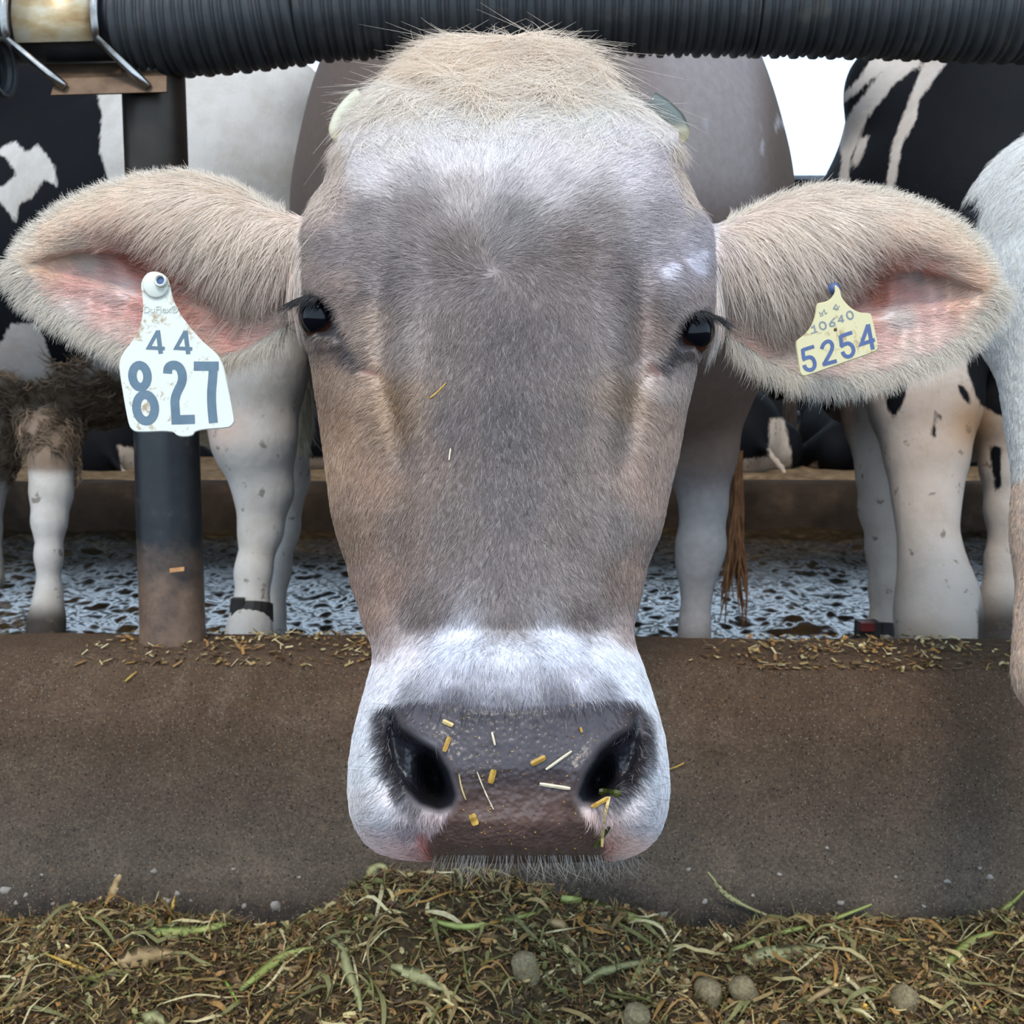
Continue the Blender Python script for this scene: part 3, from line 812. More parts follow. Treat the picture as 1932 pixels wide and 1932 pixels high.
def ear_mesh(E, nu=150, nv=110, thick=0.0050):
    up = np.array(E['up'], float); lo = np.array(E['lo'], float); k = np.linspace(0, 1, len(up))
    u = np.linspace(0, 1, nu); v = np.linspace(0, 1, nv)
    U, Vv = np.meshgrid(u, v, indexing='ij')
    ux, uy = np.interp(U, k, up[:, 0]), np.interp(U, k, up[:, 1]); lx, ly = np.interp(U, k, lo[:, 0]), np.interp(U, k, lo[:, 1])
    X_ = ux + (lx - ux) * Vv; Y_ = uy + (ly - uy) * Vv
    vf = np.interp(U, k, E['vf'])
    uw = sstep(.12, .38, U) * (1 - sstep(.58, .95, U))
    d = .742 + .010 * U
    # rolled upper edge, flap, then the hollow and the rising lower wing
    d = d - .015 * np.sin(np.clip(Vv / np.maximum(vf, .1), 0, 1) * math.pi) ** 1.2 * (1 - sstep(.55, .95, U))
    below = sstep(0, .07, Vv - vf)
    ramp_ = 1 - np.clip((Vv - vf) / (1 - vf + 1e-6), 0, 1)
    d = d + uw * below * (.034 * ramp_ ** .8 + .004)
    d = d - uw * .006 * np.exp(-((Vv - (vf + 1) / 2) / .07) ** 2) * (1 - below * 0) # ridge inside
    d = d + .006 * (1 - np.sin(Vv * math.pi)) ** 2
    d = d - .002 * (vnoise(X_ / 14, Y_ / 40, seed=51) - .5)
    f = P(X_, Y_, d)
    bulge = .010 * np.sin(np.clip(Vv, 0, 1) * math.pi) * uw
    dmx = d.copy()
    for k_ in range(1, 9):
        dmx[:, k_:] = np.maximum(dmx[:, k_:], d[:, :-k_]); dmx[:, :-k_] = np.maximum(dmx[:, :-k_], d[:, k_:])
    for _ in range(6):
        dmx[:, 1:-1] = np.maximum(dmx[:, 1:-1], .5 * (dmx[:, :-2] + dmx[:, 2:]))
    edge = np.minimum(np.minimum(Vv, 1 - Vv) * 8, 1)
    bk = P(X_, Y_, d + (dmx - d) * edge + thick)
    # back surface smoother: convex shell behind the hollow
    V_ = np.concatenate([f.reshape(-1, 3), bk.reshape(-1, 3)]); n0 = nu * nv
    G = grid_faces(nu, nv)
    Fc = [tuple(x) for x in G] + [tuple(x + n0) for x in G[:, ::-1]]
    def stitch(idx):
        for a, b2 in zip(idx[:-1], idx[1:]): Fc.append((a, a + n0, b2 + n0, b2))
    stitch([i * nv for i in range(nu)][::-1]); stitch([i * nv + nv - 1 for i in range(nu)])
    stitch(list(range(nv))); stitch([(nu - 1) * nv + j for j in range(nv)][::-1])
    return V_, Fc, (X_, Y_, d)
for E in EARS.values():
    cxe, cye = (590, 500) if E['up'][0][0] < 900 else (1320, 520)
    for kk in ('up', 'lo'): E[kk] = [(cxe + (x - cxe) * (.978 if abs(x - cxe) > 60 else 1), cye + (y - cye) * .965) for x, y in E[kk]]
earL = ear_mesh(EARS['L']); earR = ear_mesh(EARS['R'])

cow = empty('brown_cow', (0.02, 2.6, 0.0))
tag(cow, 'grey-brown cow facing the camera with a pale muzzle and a tag in each ear', 'cow')
Vj, Fj = join([(Vh, Fh), earL[:2], earR[:2]])
tmp = mesh_obj('tmp_head', Vj, Fj, None)
md = tmp.modifiers.new('r', 'REMESH'); md.mode = 'VOXEL'; md.voxel_size = 0.0015; md.use_smooth_shade = True
dg = bpy.context.evaluated_depsgraph_get()
ev = tmp.evaluated_get(dg); me = ev.to_mesh()
hv = np.empty(len(me.vertices) * 3, np.float32); me.vertices.foreach_get('co', hv); hv = hv.reshape(-1, 3).astype(float)
hf = np.empty(len(me.polygons) * 4, np.int32); me.loops.foreach_get('vertex_index', hf); hf = hf.reshape(-1, 4)
ev.to_mesh_clear(); bpy.data.objects.remove(tmp)
print('head verts', len(hv))
# light smoothing of voxel steps
e = np.concatenate([hf[:, [0, 1]], hf[:, [1, 2]], hf[:, [2, 3]], hf[:, [3, 0]]])
for _ in range(4):
    acc = np.zeros_like(hv); cnt = np.zeros(len(hv))
    for ccol in range(3):
        acc[:, ccol] = np.bincount(e[:, 0], hv[e[:, 1], ccol], len(hv)) + np.bincount(e[:, 1], hv[e[:, 0], ccol], len(hv))
    cnt = np.bincount(e[:, 0], minlength=len(hv)) + np.bincount(e[:, 1], minlength=len(hv))
    hv = hv * .5 + .5 * acc / cnt[:, None]

# ---- body, neck, legs behind the rail
B = []
B += [('c', P(962, 520, .88), P(972, 470, 1.25), .115, .15, .08), ('c', P(972, 470, 1.25), P(985, 430, 1.75), .15, .23, .1)]
B += [ell(1020, 430, 2.38, .53, .62, .54, 0, .12)]
B += [ell(1015, 330, 3.1, .46, .75, .50, 0, .12), ell(1015, 260, 3.7, .40, .50, .44, 0, .12)]
B += [ell(1105, 190, 2.35, .325, .40, .30, 0, .12), ell(860, 200, 2.4, .26, .40, .26, 0, .12)]
B += [ell(1290, 620, 2.22, .15, .22, .26, 0, .12)]
B += chain([(1300, 700, 2.2, .13), (1318, 850, 2.2, .075), (1328, 950, 2.2, .043), (1322, 1030, 2.2, .045), (1316, 1075, 2.2, .036), (1314, 1130, 2.2, .024), (1311, 1175, 2.2, .026), (1309, 1225, 2.19, .030), (1306, 1290, 2.16, .042), (1306, 1325, 2.14, .048)], .03)
B += chain([(900, 700, 2.2, .13), (880, 850, 2.2, .075), (876, 950, 2.2, .043), (876, 1030, 2.2, .045), (876, 1130, 2.2, .024), (876, 1225, 2.19, .030), (874, 1325, 2.14, .048)], .03)
for s_, o_ in ((-1, 0), (1, 0)):
    B += chain([(1010 + s_ * 130, 470, 3.7, .2), (1010 + s_ * 130, 650, 3.6, .12), (1010 + s_ * 118, 820, 3.85, .055), (1010 + s_ * 115, 900, 3.8, .035), (1010 + s_ * 115, 1010, 3.75, .034), (1010 + s_ * 115, 1062, 3.7, .05)], .04)
bv, bf = sdf_mesh(B, .014)
nh = len(hv)
allv = np.concatenate([hv, bv]); allf = np.concatenate([hf, bf + nh])

# ---- colouring: markings sampled over the face
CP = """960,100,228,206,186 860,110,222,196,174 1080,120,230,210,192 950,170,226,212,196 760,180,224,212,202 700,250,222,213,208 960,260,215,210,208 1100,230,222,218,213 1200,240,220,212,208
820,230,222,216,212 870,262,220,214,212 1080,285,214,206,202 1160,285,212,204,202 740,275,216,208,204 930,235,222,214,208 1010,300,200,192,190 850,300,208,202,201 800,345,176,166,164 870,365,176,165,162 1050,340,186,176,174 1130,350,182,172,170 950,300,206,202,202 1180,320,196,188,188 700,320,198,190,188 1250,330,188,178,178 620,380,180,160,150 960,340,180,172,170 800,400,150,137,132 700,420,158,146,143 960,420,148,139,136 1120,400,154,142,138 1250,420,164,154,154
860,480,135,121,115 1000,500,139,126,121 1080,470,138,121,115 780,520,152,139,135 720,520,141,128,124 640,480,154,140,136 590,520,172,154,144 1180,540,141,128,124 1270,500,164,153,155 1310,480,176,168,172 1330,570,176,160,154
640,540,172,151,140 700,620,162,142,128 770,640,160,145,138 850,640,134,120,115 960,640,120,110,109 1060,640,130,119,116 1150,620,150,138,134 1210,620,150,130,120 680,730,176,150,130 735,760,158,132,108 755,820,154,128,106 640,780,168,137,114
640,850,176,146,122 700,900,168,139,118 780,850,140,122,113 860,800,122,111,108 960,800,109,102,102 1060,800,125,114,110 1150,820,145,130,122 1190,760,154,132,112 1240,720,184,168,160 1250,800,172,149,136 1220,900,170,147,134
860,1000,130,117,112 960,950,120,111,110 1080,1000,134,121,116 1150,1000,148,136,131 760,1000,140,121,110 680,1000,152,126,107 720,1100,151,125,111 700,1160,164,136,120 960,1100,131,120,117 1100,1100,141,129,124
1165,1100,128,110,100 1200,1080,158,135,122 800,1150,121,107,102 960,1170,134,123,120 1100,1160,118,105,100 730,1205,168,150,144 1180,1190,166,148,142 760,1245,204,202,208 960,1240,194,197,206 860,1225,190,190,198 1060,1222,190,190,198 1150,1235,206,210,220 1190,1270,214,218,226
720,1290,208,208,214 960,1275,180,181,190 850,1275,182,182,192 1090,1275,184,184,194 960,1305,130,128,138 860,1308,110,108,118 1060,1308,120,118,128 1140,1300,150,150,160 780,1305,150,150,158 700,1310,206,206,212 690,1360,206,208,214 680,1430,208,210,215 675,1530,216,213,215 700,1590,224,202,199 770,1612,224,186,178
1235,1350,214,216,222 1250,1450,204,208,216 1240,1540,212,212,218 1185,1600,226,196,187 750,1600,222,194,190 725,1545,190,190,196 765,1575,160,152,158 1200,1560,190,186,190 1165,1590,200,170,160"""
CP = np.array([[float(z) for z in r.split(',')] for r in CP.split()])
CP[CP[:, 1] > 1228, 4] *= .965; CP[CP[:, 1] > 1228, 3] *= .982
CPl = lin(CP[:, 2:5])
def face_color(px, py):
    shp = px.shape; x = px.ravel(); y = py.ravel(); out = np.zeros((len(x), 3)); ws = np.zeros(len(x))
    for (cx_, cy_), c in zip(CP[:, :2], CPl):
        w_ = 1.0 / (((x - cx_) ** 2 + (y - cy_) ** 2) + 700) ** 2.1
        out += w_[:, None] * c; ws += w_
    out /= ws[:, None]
    def blend(mask, rgb):
        nonlocal out
        m_ = mask[:, None]; out = out * (1 - m_) + lin(rgb) * m_
    # white flecks by the right brow
    for fx, fy, r in ((1300, 490, 12), (1316, 505, 10), (1250, 515, 13), (1262, 500, 8), (1322, 478, 8)):
        blend(.7 * np.exp(-(((x - fx) ** 2 + (y - fy) ** 2) / r ** 2)), (222, 220, 228))
    # lighter rims of the forehead plate
    # skin round the eyes
    for poly in (EYEL, EYER):
        s_ = polysd(x, y, poly); blend(np.exp(-(np.minimum(s_ + 3, 0) / 8) ** 2), (38, 30, 30))
    blend(.9 * np.exp(-(segd(x, y, [(640, 630), (662, 668), (680, 690)]) / 14) ** 2), (74, 68, 73))
    blend(.9 * np.exp(-(segd(x, y, [(1278, 660), (1258, 682), (1248, 692)]) / 14) ** 2), (72, 67, 73))
    blend(.95 * np.exp(-(segd(x, y, [(688, 699), (712, 706)]) / 6) ** 2), (128, 88, 82))
    blend(.95 * np.exp(-(segd(x, y, [(1226, 692), (1240, 706)]) / 8) ** 2), (126, 86, 82))
    blend(.8 * np.exp(-(segd(x, y, [(580, 654), (620, 658), (650, 650)]) / 4) ** 2), (66, 50, 46))
    blend(.8 * np.exp(-(segd(x, y, [(1288, 676), (1318, 678)]) / 4) ** 2), (66, 52, 50))
    blend(.6 * np.exp(-(segd(x, y, [(655, 690), (640, 670), (600, 642)]) / 5) ** 2), (140, 118, 118))
    # tear stain
    blend(.38 * np.exp(-(segd(x, y, [(716, 700), (745, 745), (760, 800)]) / 9) ** 2), (138, 98, 60))
    blend(.35 * np.exp(-(segd(x, y, [(1225, 690), (1200, 715), (1175, 745)]) / 9) ** 2), (140, 102, 66))
    # muzzle
    for poly in (NOSL, NOSR):
        s_ = polysd(x, y, poly)
        side = sstep(0, 1, (1 - np.clip(np.abs(x - 960) / 190, 0, 1)) * 2)
        blend(sstep(-34, 4, s_) * sstep(150, 200, np.abs(x - 960)) * sstep(1320, 1350, y), (62, 60, 68))
        blend(.8 * sstep(-12, 0, s_), (70, 60, 62)); blend(sstep(-2, 10, s_), (40, 39, 45))
    s_ = polysd(x, y, NOSE)
    nn = vnoise(x / 16, y / 16, seed=61)
    padc = lin((74, 66, 69)) * (1 - sstep(1440, 1540, y))[:, None] + lin((106, 83, 75)) * sstep(1440, 1540, y)[:, None]
    padc = padc * (0.85 + .3 * nn[:, None])
    m_ = sstep(-6, 5, s_)[:, None]; out = out * (1 - m_) + padc * m_
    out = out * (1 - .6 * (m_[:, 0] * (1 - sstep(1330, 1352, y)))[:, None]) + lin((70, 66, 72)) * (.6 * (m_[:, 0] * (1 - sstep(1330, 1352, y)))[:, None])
    blend(.75 * np.exp(-(segd(x, y, [(795, 1575), (806, 1625)]) / 9) ** 2), (205, 118, 104))
    blend(.6 * np.exp(-(segd(x, y, [(1150, 1590), (1142, 1622)]) / 9) ** 2), (205, 140, 120))
    return out.reshape(shp + (3,))

ECP = {'L': """560,420,196,176,160 520,400,200,182,166 440,370,222,200,178 360,345,226,204,182 280,345,226,204,180 200,370,230,208,180 130,400,236,212,184 60,450,238,220,198 25,490,238,224,206 480,450,216,192,172 400,430,222,198,176 320,400,226,200,176 240,400,230,196,170
170,420,230,192,164 120,450,232,196,164 200,450,226,176,150 300,440,214,168,146 350,480,214,180,160 270,462,150,74,48 300,480,176,92,66 240,470,196,112,86 330,520,186,98,74 270,500,190,112,90 370,560,206,160,140 420,520,216,186,164 480,530,216,188,168 540,520,206,178,162 100,500,236,190,154 60,500,238,214,186
150,480,232,206,178 180,500,222,202,188 60,540,238,220,206 150,530,232,176,162 210,520,226,176,162 230,550,206,180,172 200,580,222,176,166 280,580,214,160,148 150,590,232,214,206 230,640,236,206,196 300,620,222,172,162 380,640,218,168,152 440,640,224,150,134 500,625,226,164,146 470,600,214,172,152 540,600,214,176,156 400,670,230,214,200 350,600,204,140,120 520,570,214,184,164 570,560,180,156,142 340,570,196,124,100""",
 'R': """1350,430,186,168,160 1400,420,206,186,170 1480,400,222,202,184 1560,380,226,206,188 1640,380,226,206,186 1720,400,230,208,184 1790,430,236,212,184 1850,480,238,214,184 1885,540,240,218,190 1430,480,216,194,176 1520,450,220,198,180 1600,430,224,200,180 1680,440,228,198,174 1760,460,230,196,168 1380,520,206,184,168
1450,560,210,188,170 1520,520,214,190,172 1620,480,170,92,66 1680,480,206,124,90 1740,500,218,138,108 1580,500,190,150,130 1640,520,190,106,78 1600,560,150,86,66 1660,560,190,112,84 1820,520,232,184,146 1780,520,226,190,166 1720,520,222,202,192 1800,560,230,186,160 1700,560,226,168,152 1750,580,232,190,178 1690,600,216,204,196
1740,630,234,202,192 1620,600,214,166,150 1660,650,230,190,180 1580,690,232,206,196 1500,690,230,206,192 1440,650,224,172,152 1420,620,218,160,136 1380,600,208,174,154 1480,630,206,178,160 1700,680,238,218,206 1600,715,236,222,210 1840,600,238,214,192 1450,690,226,208,190"""}
EC = {k: np.array([[float(z) for z in r.split(',')] for r in v.split()]) for k, v in ECP.items()}
def ear_color(px, py, which):
    out = np.zeros((len(px), 3)); ws = np.zeros(len(px))
    for r in EC[which]:
        w_ = 1.0 / (((px - r[0]) ** 2 + (py - r[1]) ** 2) + 80) ** 2
        out += w_[:, None] * lin(r[2:5]); ws += w_
    return out / ws[:, None]
def head_color(px, py, d):
    c = face_color(px, py)
    isL = (px < 575) & (py > 300) & (py < 720) & (d > .70) ; isR = (px > 1345) & (py > 300) & (py < 760) & (d > .70)
    for m_, k in ((isL, 'L'), (isR, 'R')):
        if m_.any():
            e_ = ear_color(px[m_], py[m_], k)
            t_ = sstep(575, 550, px[m_]) if k == 'L' else sstep(1345, 1368, px[m_])
            c[m_] = c[m_] * (1 - t_[:, None]) + e_ * t_[:, None]
    return c

hpx, hpy, hd = W2S(hv)
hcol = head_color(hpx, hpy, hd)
# hide colour under fur is a touch deeper
bpx, bpy_, bd_ = W2S(bv)
base = lin((116, 99, 90)) * np.ones((len(bv), 1))
lightm = sstep(1120, 1300, bpx) * (1 - sstep(1400, 1470, bpx)) * (1 - sstep(300, 460, bpy_))
base = base * (1 - .8 * lightm[:, None]) + lin((176, 166, 166)) * .8 * lightm[:, None]
legm = sstep(800, 1000, bpy_)
base = base * (1 - legm[:, None]) + lin((168, 162, 160)) * legm[:, None]
dk = sstep(1170, 1215, bpy_) * .7; base = base * (1 - dk[:, None]) + lin((70, 62, 54)) * dk[:, None]
warm = sstep(640, 760, bpy_) * (1 - sstep(860, 940, bpy_)); base = base * (1 - .5 * warm[:, None]) + lin((128, 98, 78)) * .5 * warm[:, None]
st = vnoise(bpx / 7 + bpy_ / 50, bpy_ / 46, seed=71); st2 = vnoise(bpx / 90, bpy_ / 90, seed=72)
fl = sstep(.87, .93, st) * sstep(.42, .62, st2) * (bpx > 1130) * (bpy_ < 480)
base = base * (1 - fl[:, None] * .7) + lin((214, 210, 214)) * fl[:, None] * .7
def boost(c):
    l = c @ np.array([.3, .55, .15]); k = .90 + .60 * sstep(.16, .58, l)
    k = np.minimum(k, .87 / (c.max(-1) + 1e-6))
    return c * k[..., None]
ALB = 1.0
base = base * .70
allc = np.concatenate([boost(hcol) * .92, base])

m, nt, b = new_mat('cow_hide')
a = nt.nodes.new('ShaderNodeAttribute'); a.attribute_name = 'coat'
wt = nt.nodes.new('ShaderNodeAttribute'); wt.attribute_name = 'wet'
n = noise_node(nt, 70, 5)
g = ramp(nt, n.outputs[0], [(0.3, (.88, .88, .88, 1)), (0.7, (1.1, 1.1, 1.1, 1))])
nt.links.new(mixc(nt, a.outputs['Color'], g, 1.0, 'MULTIPLY'), b.inputs['Base Color'])
rr = nt.nodes.new('ShaderNodeMapRange'); rr.inputs[3].default_value = .75; rr.inputs[4].default_value = .30
nt.links.new(wt.outputs['Fac'], rr.inputs[0]); nt.links.new(rr.outputs[0], b.inputs['Roughness'])
b.inputs['Specular IOR Level'].default_value = .4
b.inputs['Subsurface Weight'].default_value = 0.0
v = nt.nodes.new('ShaderNodeTexVoronoi'); v.inputs['Scale'].default_value = 420; v.feature = 'SMOOTH_F1'
tc = nt.nodes.new('ShaderNodeTexCoord'); nt.links.new(tc.outputs['Object'], v.inputs['Vector'])
mu = nt.nodes.new('ShaderNodeMath'); mu.operation = 'MULTIPLY'; nt.links.new(v.outputs['Distance'], mu.inputs[0]); nt.links.new(wt.outputs['Fac'], mu.inputs[1])
bump(nt, b, mu.outputs[0], .6, .0012)
n2 = noise_node(nt, 320, 4); bump(nt, b, n2.outputs[0], .3, .001)
body = mesh_obj('body', allv, allf, m, cow)
set_color(body, allc)
nsd = polysd(hpx, hpy, NOSE); 
wet = np.concatenate([np.where(hd < .62, np.maximum(sstep(0, 12, nsd), np.maximum(sstep(0, 10, polysd(hpx, hpy, NOSL)), sstep(0, 10, polysd(hpx, hpy, NOSR)))), 0), np.zeros(len(bv))])
set_float(body, wet, 'wet')

# ================================================================== FUR, EYES, HORN STUBS, TAGS
def tri_sample(V_, Q, weight, N):
    """N random points on quads Q, weighted; returns pos, normal"""
    a, b_, c, d = V_[Q[:, 0]], V_[Q[:, 1]], V_[Q[:, 2]], V_[Q[:, 3]]
    nrm = np.cross(c - a, d - b_); area = np.linalg.norm(nrm, axis=1)
    nrm /= area[:, None] + 1e-12
    p = area * weight; p = p / p.sum()
    k = RS.choice(len(Q), N, p=p)
    u, v = RS.rand(N, 1), RS.rand(N, 1)
    pos = (a[k] * (1 - u) + b_[k] * u) * (1 - v) + (d[k] * (1 - u) + c[k] * u) * v
    return pos, nrm[k], k
# smooth vertex normals -> per-face smooth normal
cen = hv[hf].mean(1)
fn = np.cross(hv[hf[:, 2]] - hv[hf[:, 0]], hv[hf[:, 3]] - hv[hf[:, 1]])
vn = np.zeros_like(hv)
for i in range(4):
    for q in range(3): vn[:, q] += np.bincount(hf[:, i], fn[:, q], len(hv))
# blur normals a little so the fur flows smoothly
vn /= np.linalg.norm(vn, axis=1)[:, None] + 1e-12
for _ in range(3):
    acc = np.zeros_like(vn)
    for q in range(3): acc[:, q] = np.bincount(e[:, 0], vn[e[:, 1], q], len(vn)) + np.bincount(e[:, 1], vn[e[:, 0], q], len(vn))
    vn = vn + acc; vn /= np.linalg.norm(vn, axis=1)[:, None] + 1e-12
fsn = vn[hf].mean(1); fsn /= np.linalg.norm(fsn, axis=1)[:, None]
sgn = np.sign(np.sum(fsn * (CAM - cen), 1))
if np.mean(np.sum(fsn[np.abs(cen[:, 0]) < .03] * (CAM - cen[np.abs(cen[:, 0]) < .03]), 1)) < -0.0: print('normals inward?')
fpx, fpy, fd = W2S(cen)
face_cam = np.sum(fsn * (CAM - cen), 1) / np.linalg.norm(CAM - cen, axis=1)

def ear_uv(px, py, which):
    E = EARS[which]; up = np.array(E['up'], float); lo = np.array(E['lo'], float)
    if which == 'L':
        xu, yu = up[::-1, 0], up[::-1, 1]; xl, yl = lo[::-1, 0], lo[::-1, 1]
        u = (575 - px) / 560.0; vfv = np.interp(u, np.linspace(0, 1, 12), E['vf'])
    else:
        xu, yu = up[:, 0], up[:, 1]; xl, yl = lo[:, 0], lo[:, 1]
        u = (px - 1335) / 553.0; vfv = np.interp(u, np.linspace(0, 1, 12), E['vf'])
    a = np.interp(px, xu, yu); b_ = np.interp(px, xl, yl)
    return u, (py - a) / (b_ - a + 1e-6), vfv

inL = (fpx < 572) & (fpy > 300) & (fpy < 720) & (fd > .69); inR = (fpx > 1348) & (fpy > 300) & (fpy < 760) & (fd > .69)
ear = inL | inR
w0 = np.ones(len(hf))
front = fd < T(fpy, DEP[:, 0], DEP[:, 2]) + .03
w0 *= np.where(face_cam > -.25, 1, 0.12)
w0 *= np.where(~ear & ~front, .1, 1)
nose_sd = polysd(fpx, fpy, NOSE); nl = polysd(fpx, fpy, NOSL); nr_ = polysd(fpx, fpy, NOSR)
el = polysd(fpx, fpy, EYEL); er = polysd(fpx, fpy, EYER)
pad_top = (fpy < 1365) & (fpy > 1300) & (np.abs(fpx - 960) < 190)
w0[(nose_sd > -1) & ~ear & ~pad_top] = 0; w0[pad_top & (nose_sd > -1)] *= .5 * sstep(30, 4, nose_sd[pad_top & (nose_sd > -1)]); w0[(np.maximum(nl, nr_) > np.where(np.abs(fpx - 960) > 195, 12, -4)) & ~ear] = 0; w0[np.maximum(el, er) > -6] = 0
nearn = np.exp(-(np.minimum(nose_sd, 0) / 14) ** 2); w0 *= np.where(ear, 1, 1 - .6 * nearn)
w0[(segd(fpx, fpy, [(688, 699), (712, 706)]) < 7) | (segd(fpx, fpy, [(1226, 692), (1240, 706)]) < 8)] = 0


def flow(px, py):
    """fur direction in the picture plane over the face"""
    rx, ry = px - 935, py - 512; r = np.hypot(rx, ry) + 1e-6
    sw = np.exp(-r / 90)
    up_x = rx / r - ry / r * 1.2 * sw; up_y = ry / r + rx / r * 1.2 * sw
    dn_x = .0011 * (px - 960) + .25 * np.sin(py / 60 + px / 50) * .3; dn_y = np.ones_like(px)
    t = sstep(430, 640, py + .0 * px)
    x = up_x * (1 - t) + dn_x * t; y = up_y * (1 - t) + dn_y * t
    lat = sstep(150, 200, np.abs(px - 960)) * sstep(330, 450, py) * (1 - sstep(760, 900, py))
    x = x + lat * np.sign(px - 960) * .9; y = y - lat * .35
    mz = sstep(1220, 1300, py)
    ox = np.sign(px - 960) * sstep(120, 260, np.abs(px - 960))
    x = x * (1 - mz) + mz * ox * .9; y = y * (1 - mz) + mz * (1.0 - .3 * np.abs(ox))
    return x, y
def ear_flow(px, py, which):
    u, v, vf = ear_uv(px, py, which); s = -1 if which == 'L' else 1
    fl = v < vf + .03
    x = np.where(fl, s * np.interp(u, [0, .2, .5, .8, 1], [.35, .45, .8, 1.0, 1.0]), s * (1.0))
    y = np.where(fl, np.interp(u, [0, .2, .5, .8, 1], [1.0, 1.0, .65, .15, 0]), (v - .5 * (1 + vf)) * 1.6 - .0)
    topedge = sstep(.14, 0, v); y = y * (1 - topedge) - .15 * topedge; 
    return x, y, u, v, vf, fl

def screen_dir(dx, dy):
    return RT * dx[:, None] - UP * dy[:, None]

def strand_color(c, var=.16, light=.12, dark=.12):
    N = len(c); f = np.exp(RS.normal(0, var, N))
    k = RS.rand(N); f = np.where(k < dark, f * .55, f); 
    c = c * f[:, None]
    l = (k > 1 - light)[:, None]
    return lim(np.where(l, c * .6 + .4 * lin((225, 215, 205)) * .8, c), .90)

# --- short face fur
wf = w0.copy(); wf[ear] = 0; wf *= np.where(fpy < 190, .5, 1)
Nf = 230000
pos, nr3, k = tri_sample(hv, hf, wf, Nf); nn_ = fsn[k]
ppx, ppy, pd = W2S(pos)
dx, dy = flow(ppx, ppy)
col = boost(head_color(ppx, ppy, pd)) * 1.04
Ln = np.interp(ppy, [70, 200, 300, 420, 700, 1150, 1220, 1600], [.014, .014, .011, .0085, .0065, .0055, .0055, .0060])
gre = np.exp(-((ppx - 960) / 190) ** 2)
make_hair('short_fur', pos, nn_, screen_dir(dx, dy), Ln, strand_color(col, .17, .10, .10), cow, lift=.22, radius=.00016, segs=4, curl=.15, jitter=.16)

# --- long pale hair of the poll
wp = np.where((fpy < 270) & ~ear & (face_cam > .05), 1.0, 0) * (1 - .93 * sstep(150, 240, fpy))
pos, nr3, k = tri_sample(hv, hf, wp, 9000); nn_ = fsn[k]
ppx, ppy, pd = W2S(pos)
a1 = vnoise(ppx / 55, ppy / 38, seed=81) * 6.28 * 1.1
left = np.sign(960 - ppx + 25 * np.sin(ppy / 20))
dx = np.cos(a1) * .7 - left * 0 + .5 * np.where(ppy < 170, -left, left * -.5); dy = np.sin(a1) * .6 + .55
col = lim(boost(head_color(ppx, ppy, pd)) * 1.3, .90) * .75 + lin((250, 238, 222)) * .25
yel = vnoise(ppx / 18, ppy / 18, seed=83)[:, None]; col = col * (1 - .35 * yel) + lin((248, 232, 204)) * 1.0 * .35 * yel
make_hair('poll_hair', pos, nn_, screen_dir(dx, dy), np.interp(ppy, [70, 180, 270], [.042, .036, .018]), strand_color(col, .14, .18, .05), cow, lift=.22, radius=.00021, segs=7, curl=.6, wave=.05, jitter=.12, bend=.8)

# --- tufts at the horn stubs and temples
wt_ = (gs(fpx, fpy, 640, 300, 18, 30) + gs(fpx, fpy, 1272, 290, 14, 25) + .6 * gs(fpx, fpy, 620, 350, 18, 40) + .5 * gs(fpx, fpy, 1290, 350, 12, 40)) * (~ear) * (face_cam > -.5)
pos, nr3, k = tri_sample(hv, hf, wt_, 3500); nn_ = fsn[k]; ppx, ppy, pd = W2S(pos)
dx = np.sign(ppx - 960) * RS.uniform(.1, 1, len(ppx)); dy = RS.uniform(.3, 1.2, len(ppx))
make_hair('temple_hair', pos, nn_, screen_dir(dx, dy), .020, strand_color(np.tile(lin((214, 196, 182)) * ALB, (len(pos), 1)), .15, .2, .08), cow, lift=.35, radius=.00017, segs=5, curl=.35, jitter=.2)

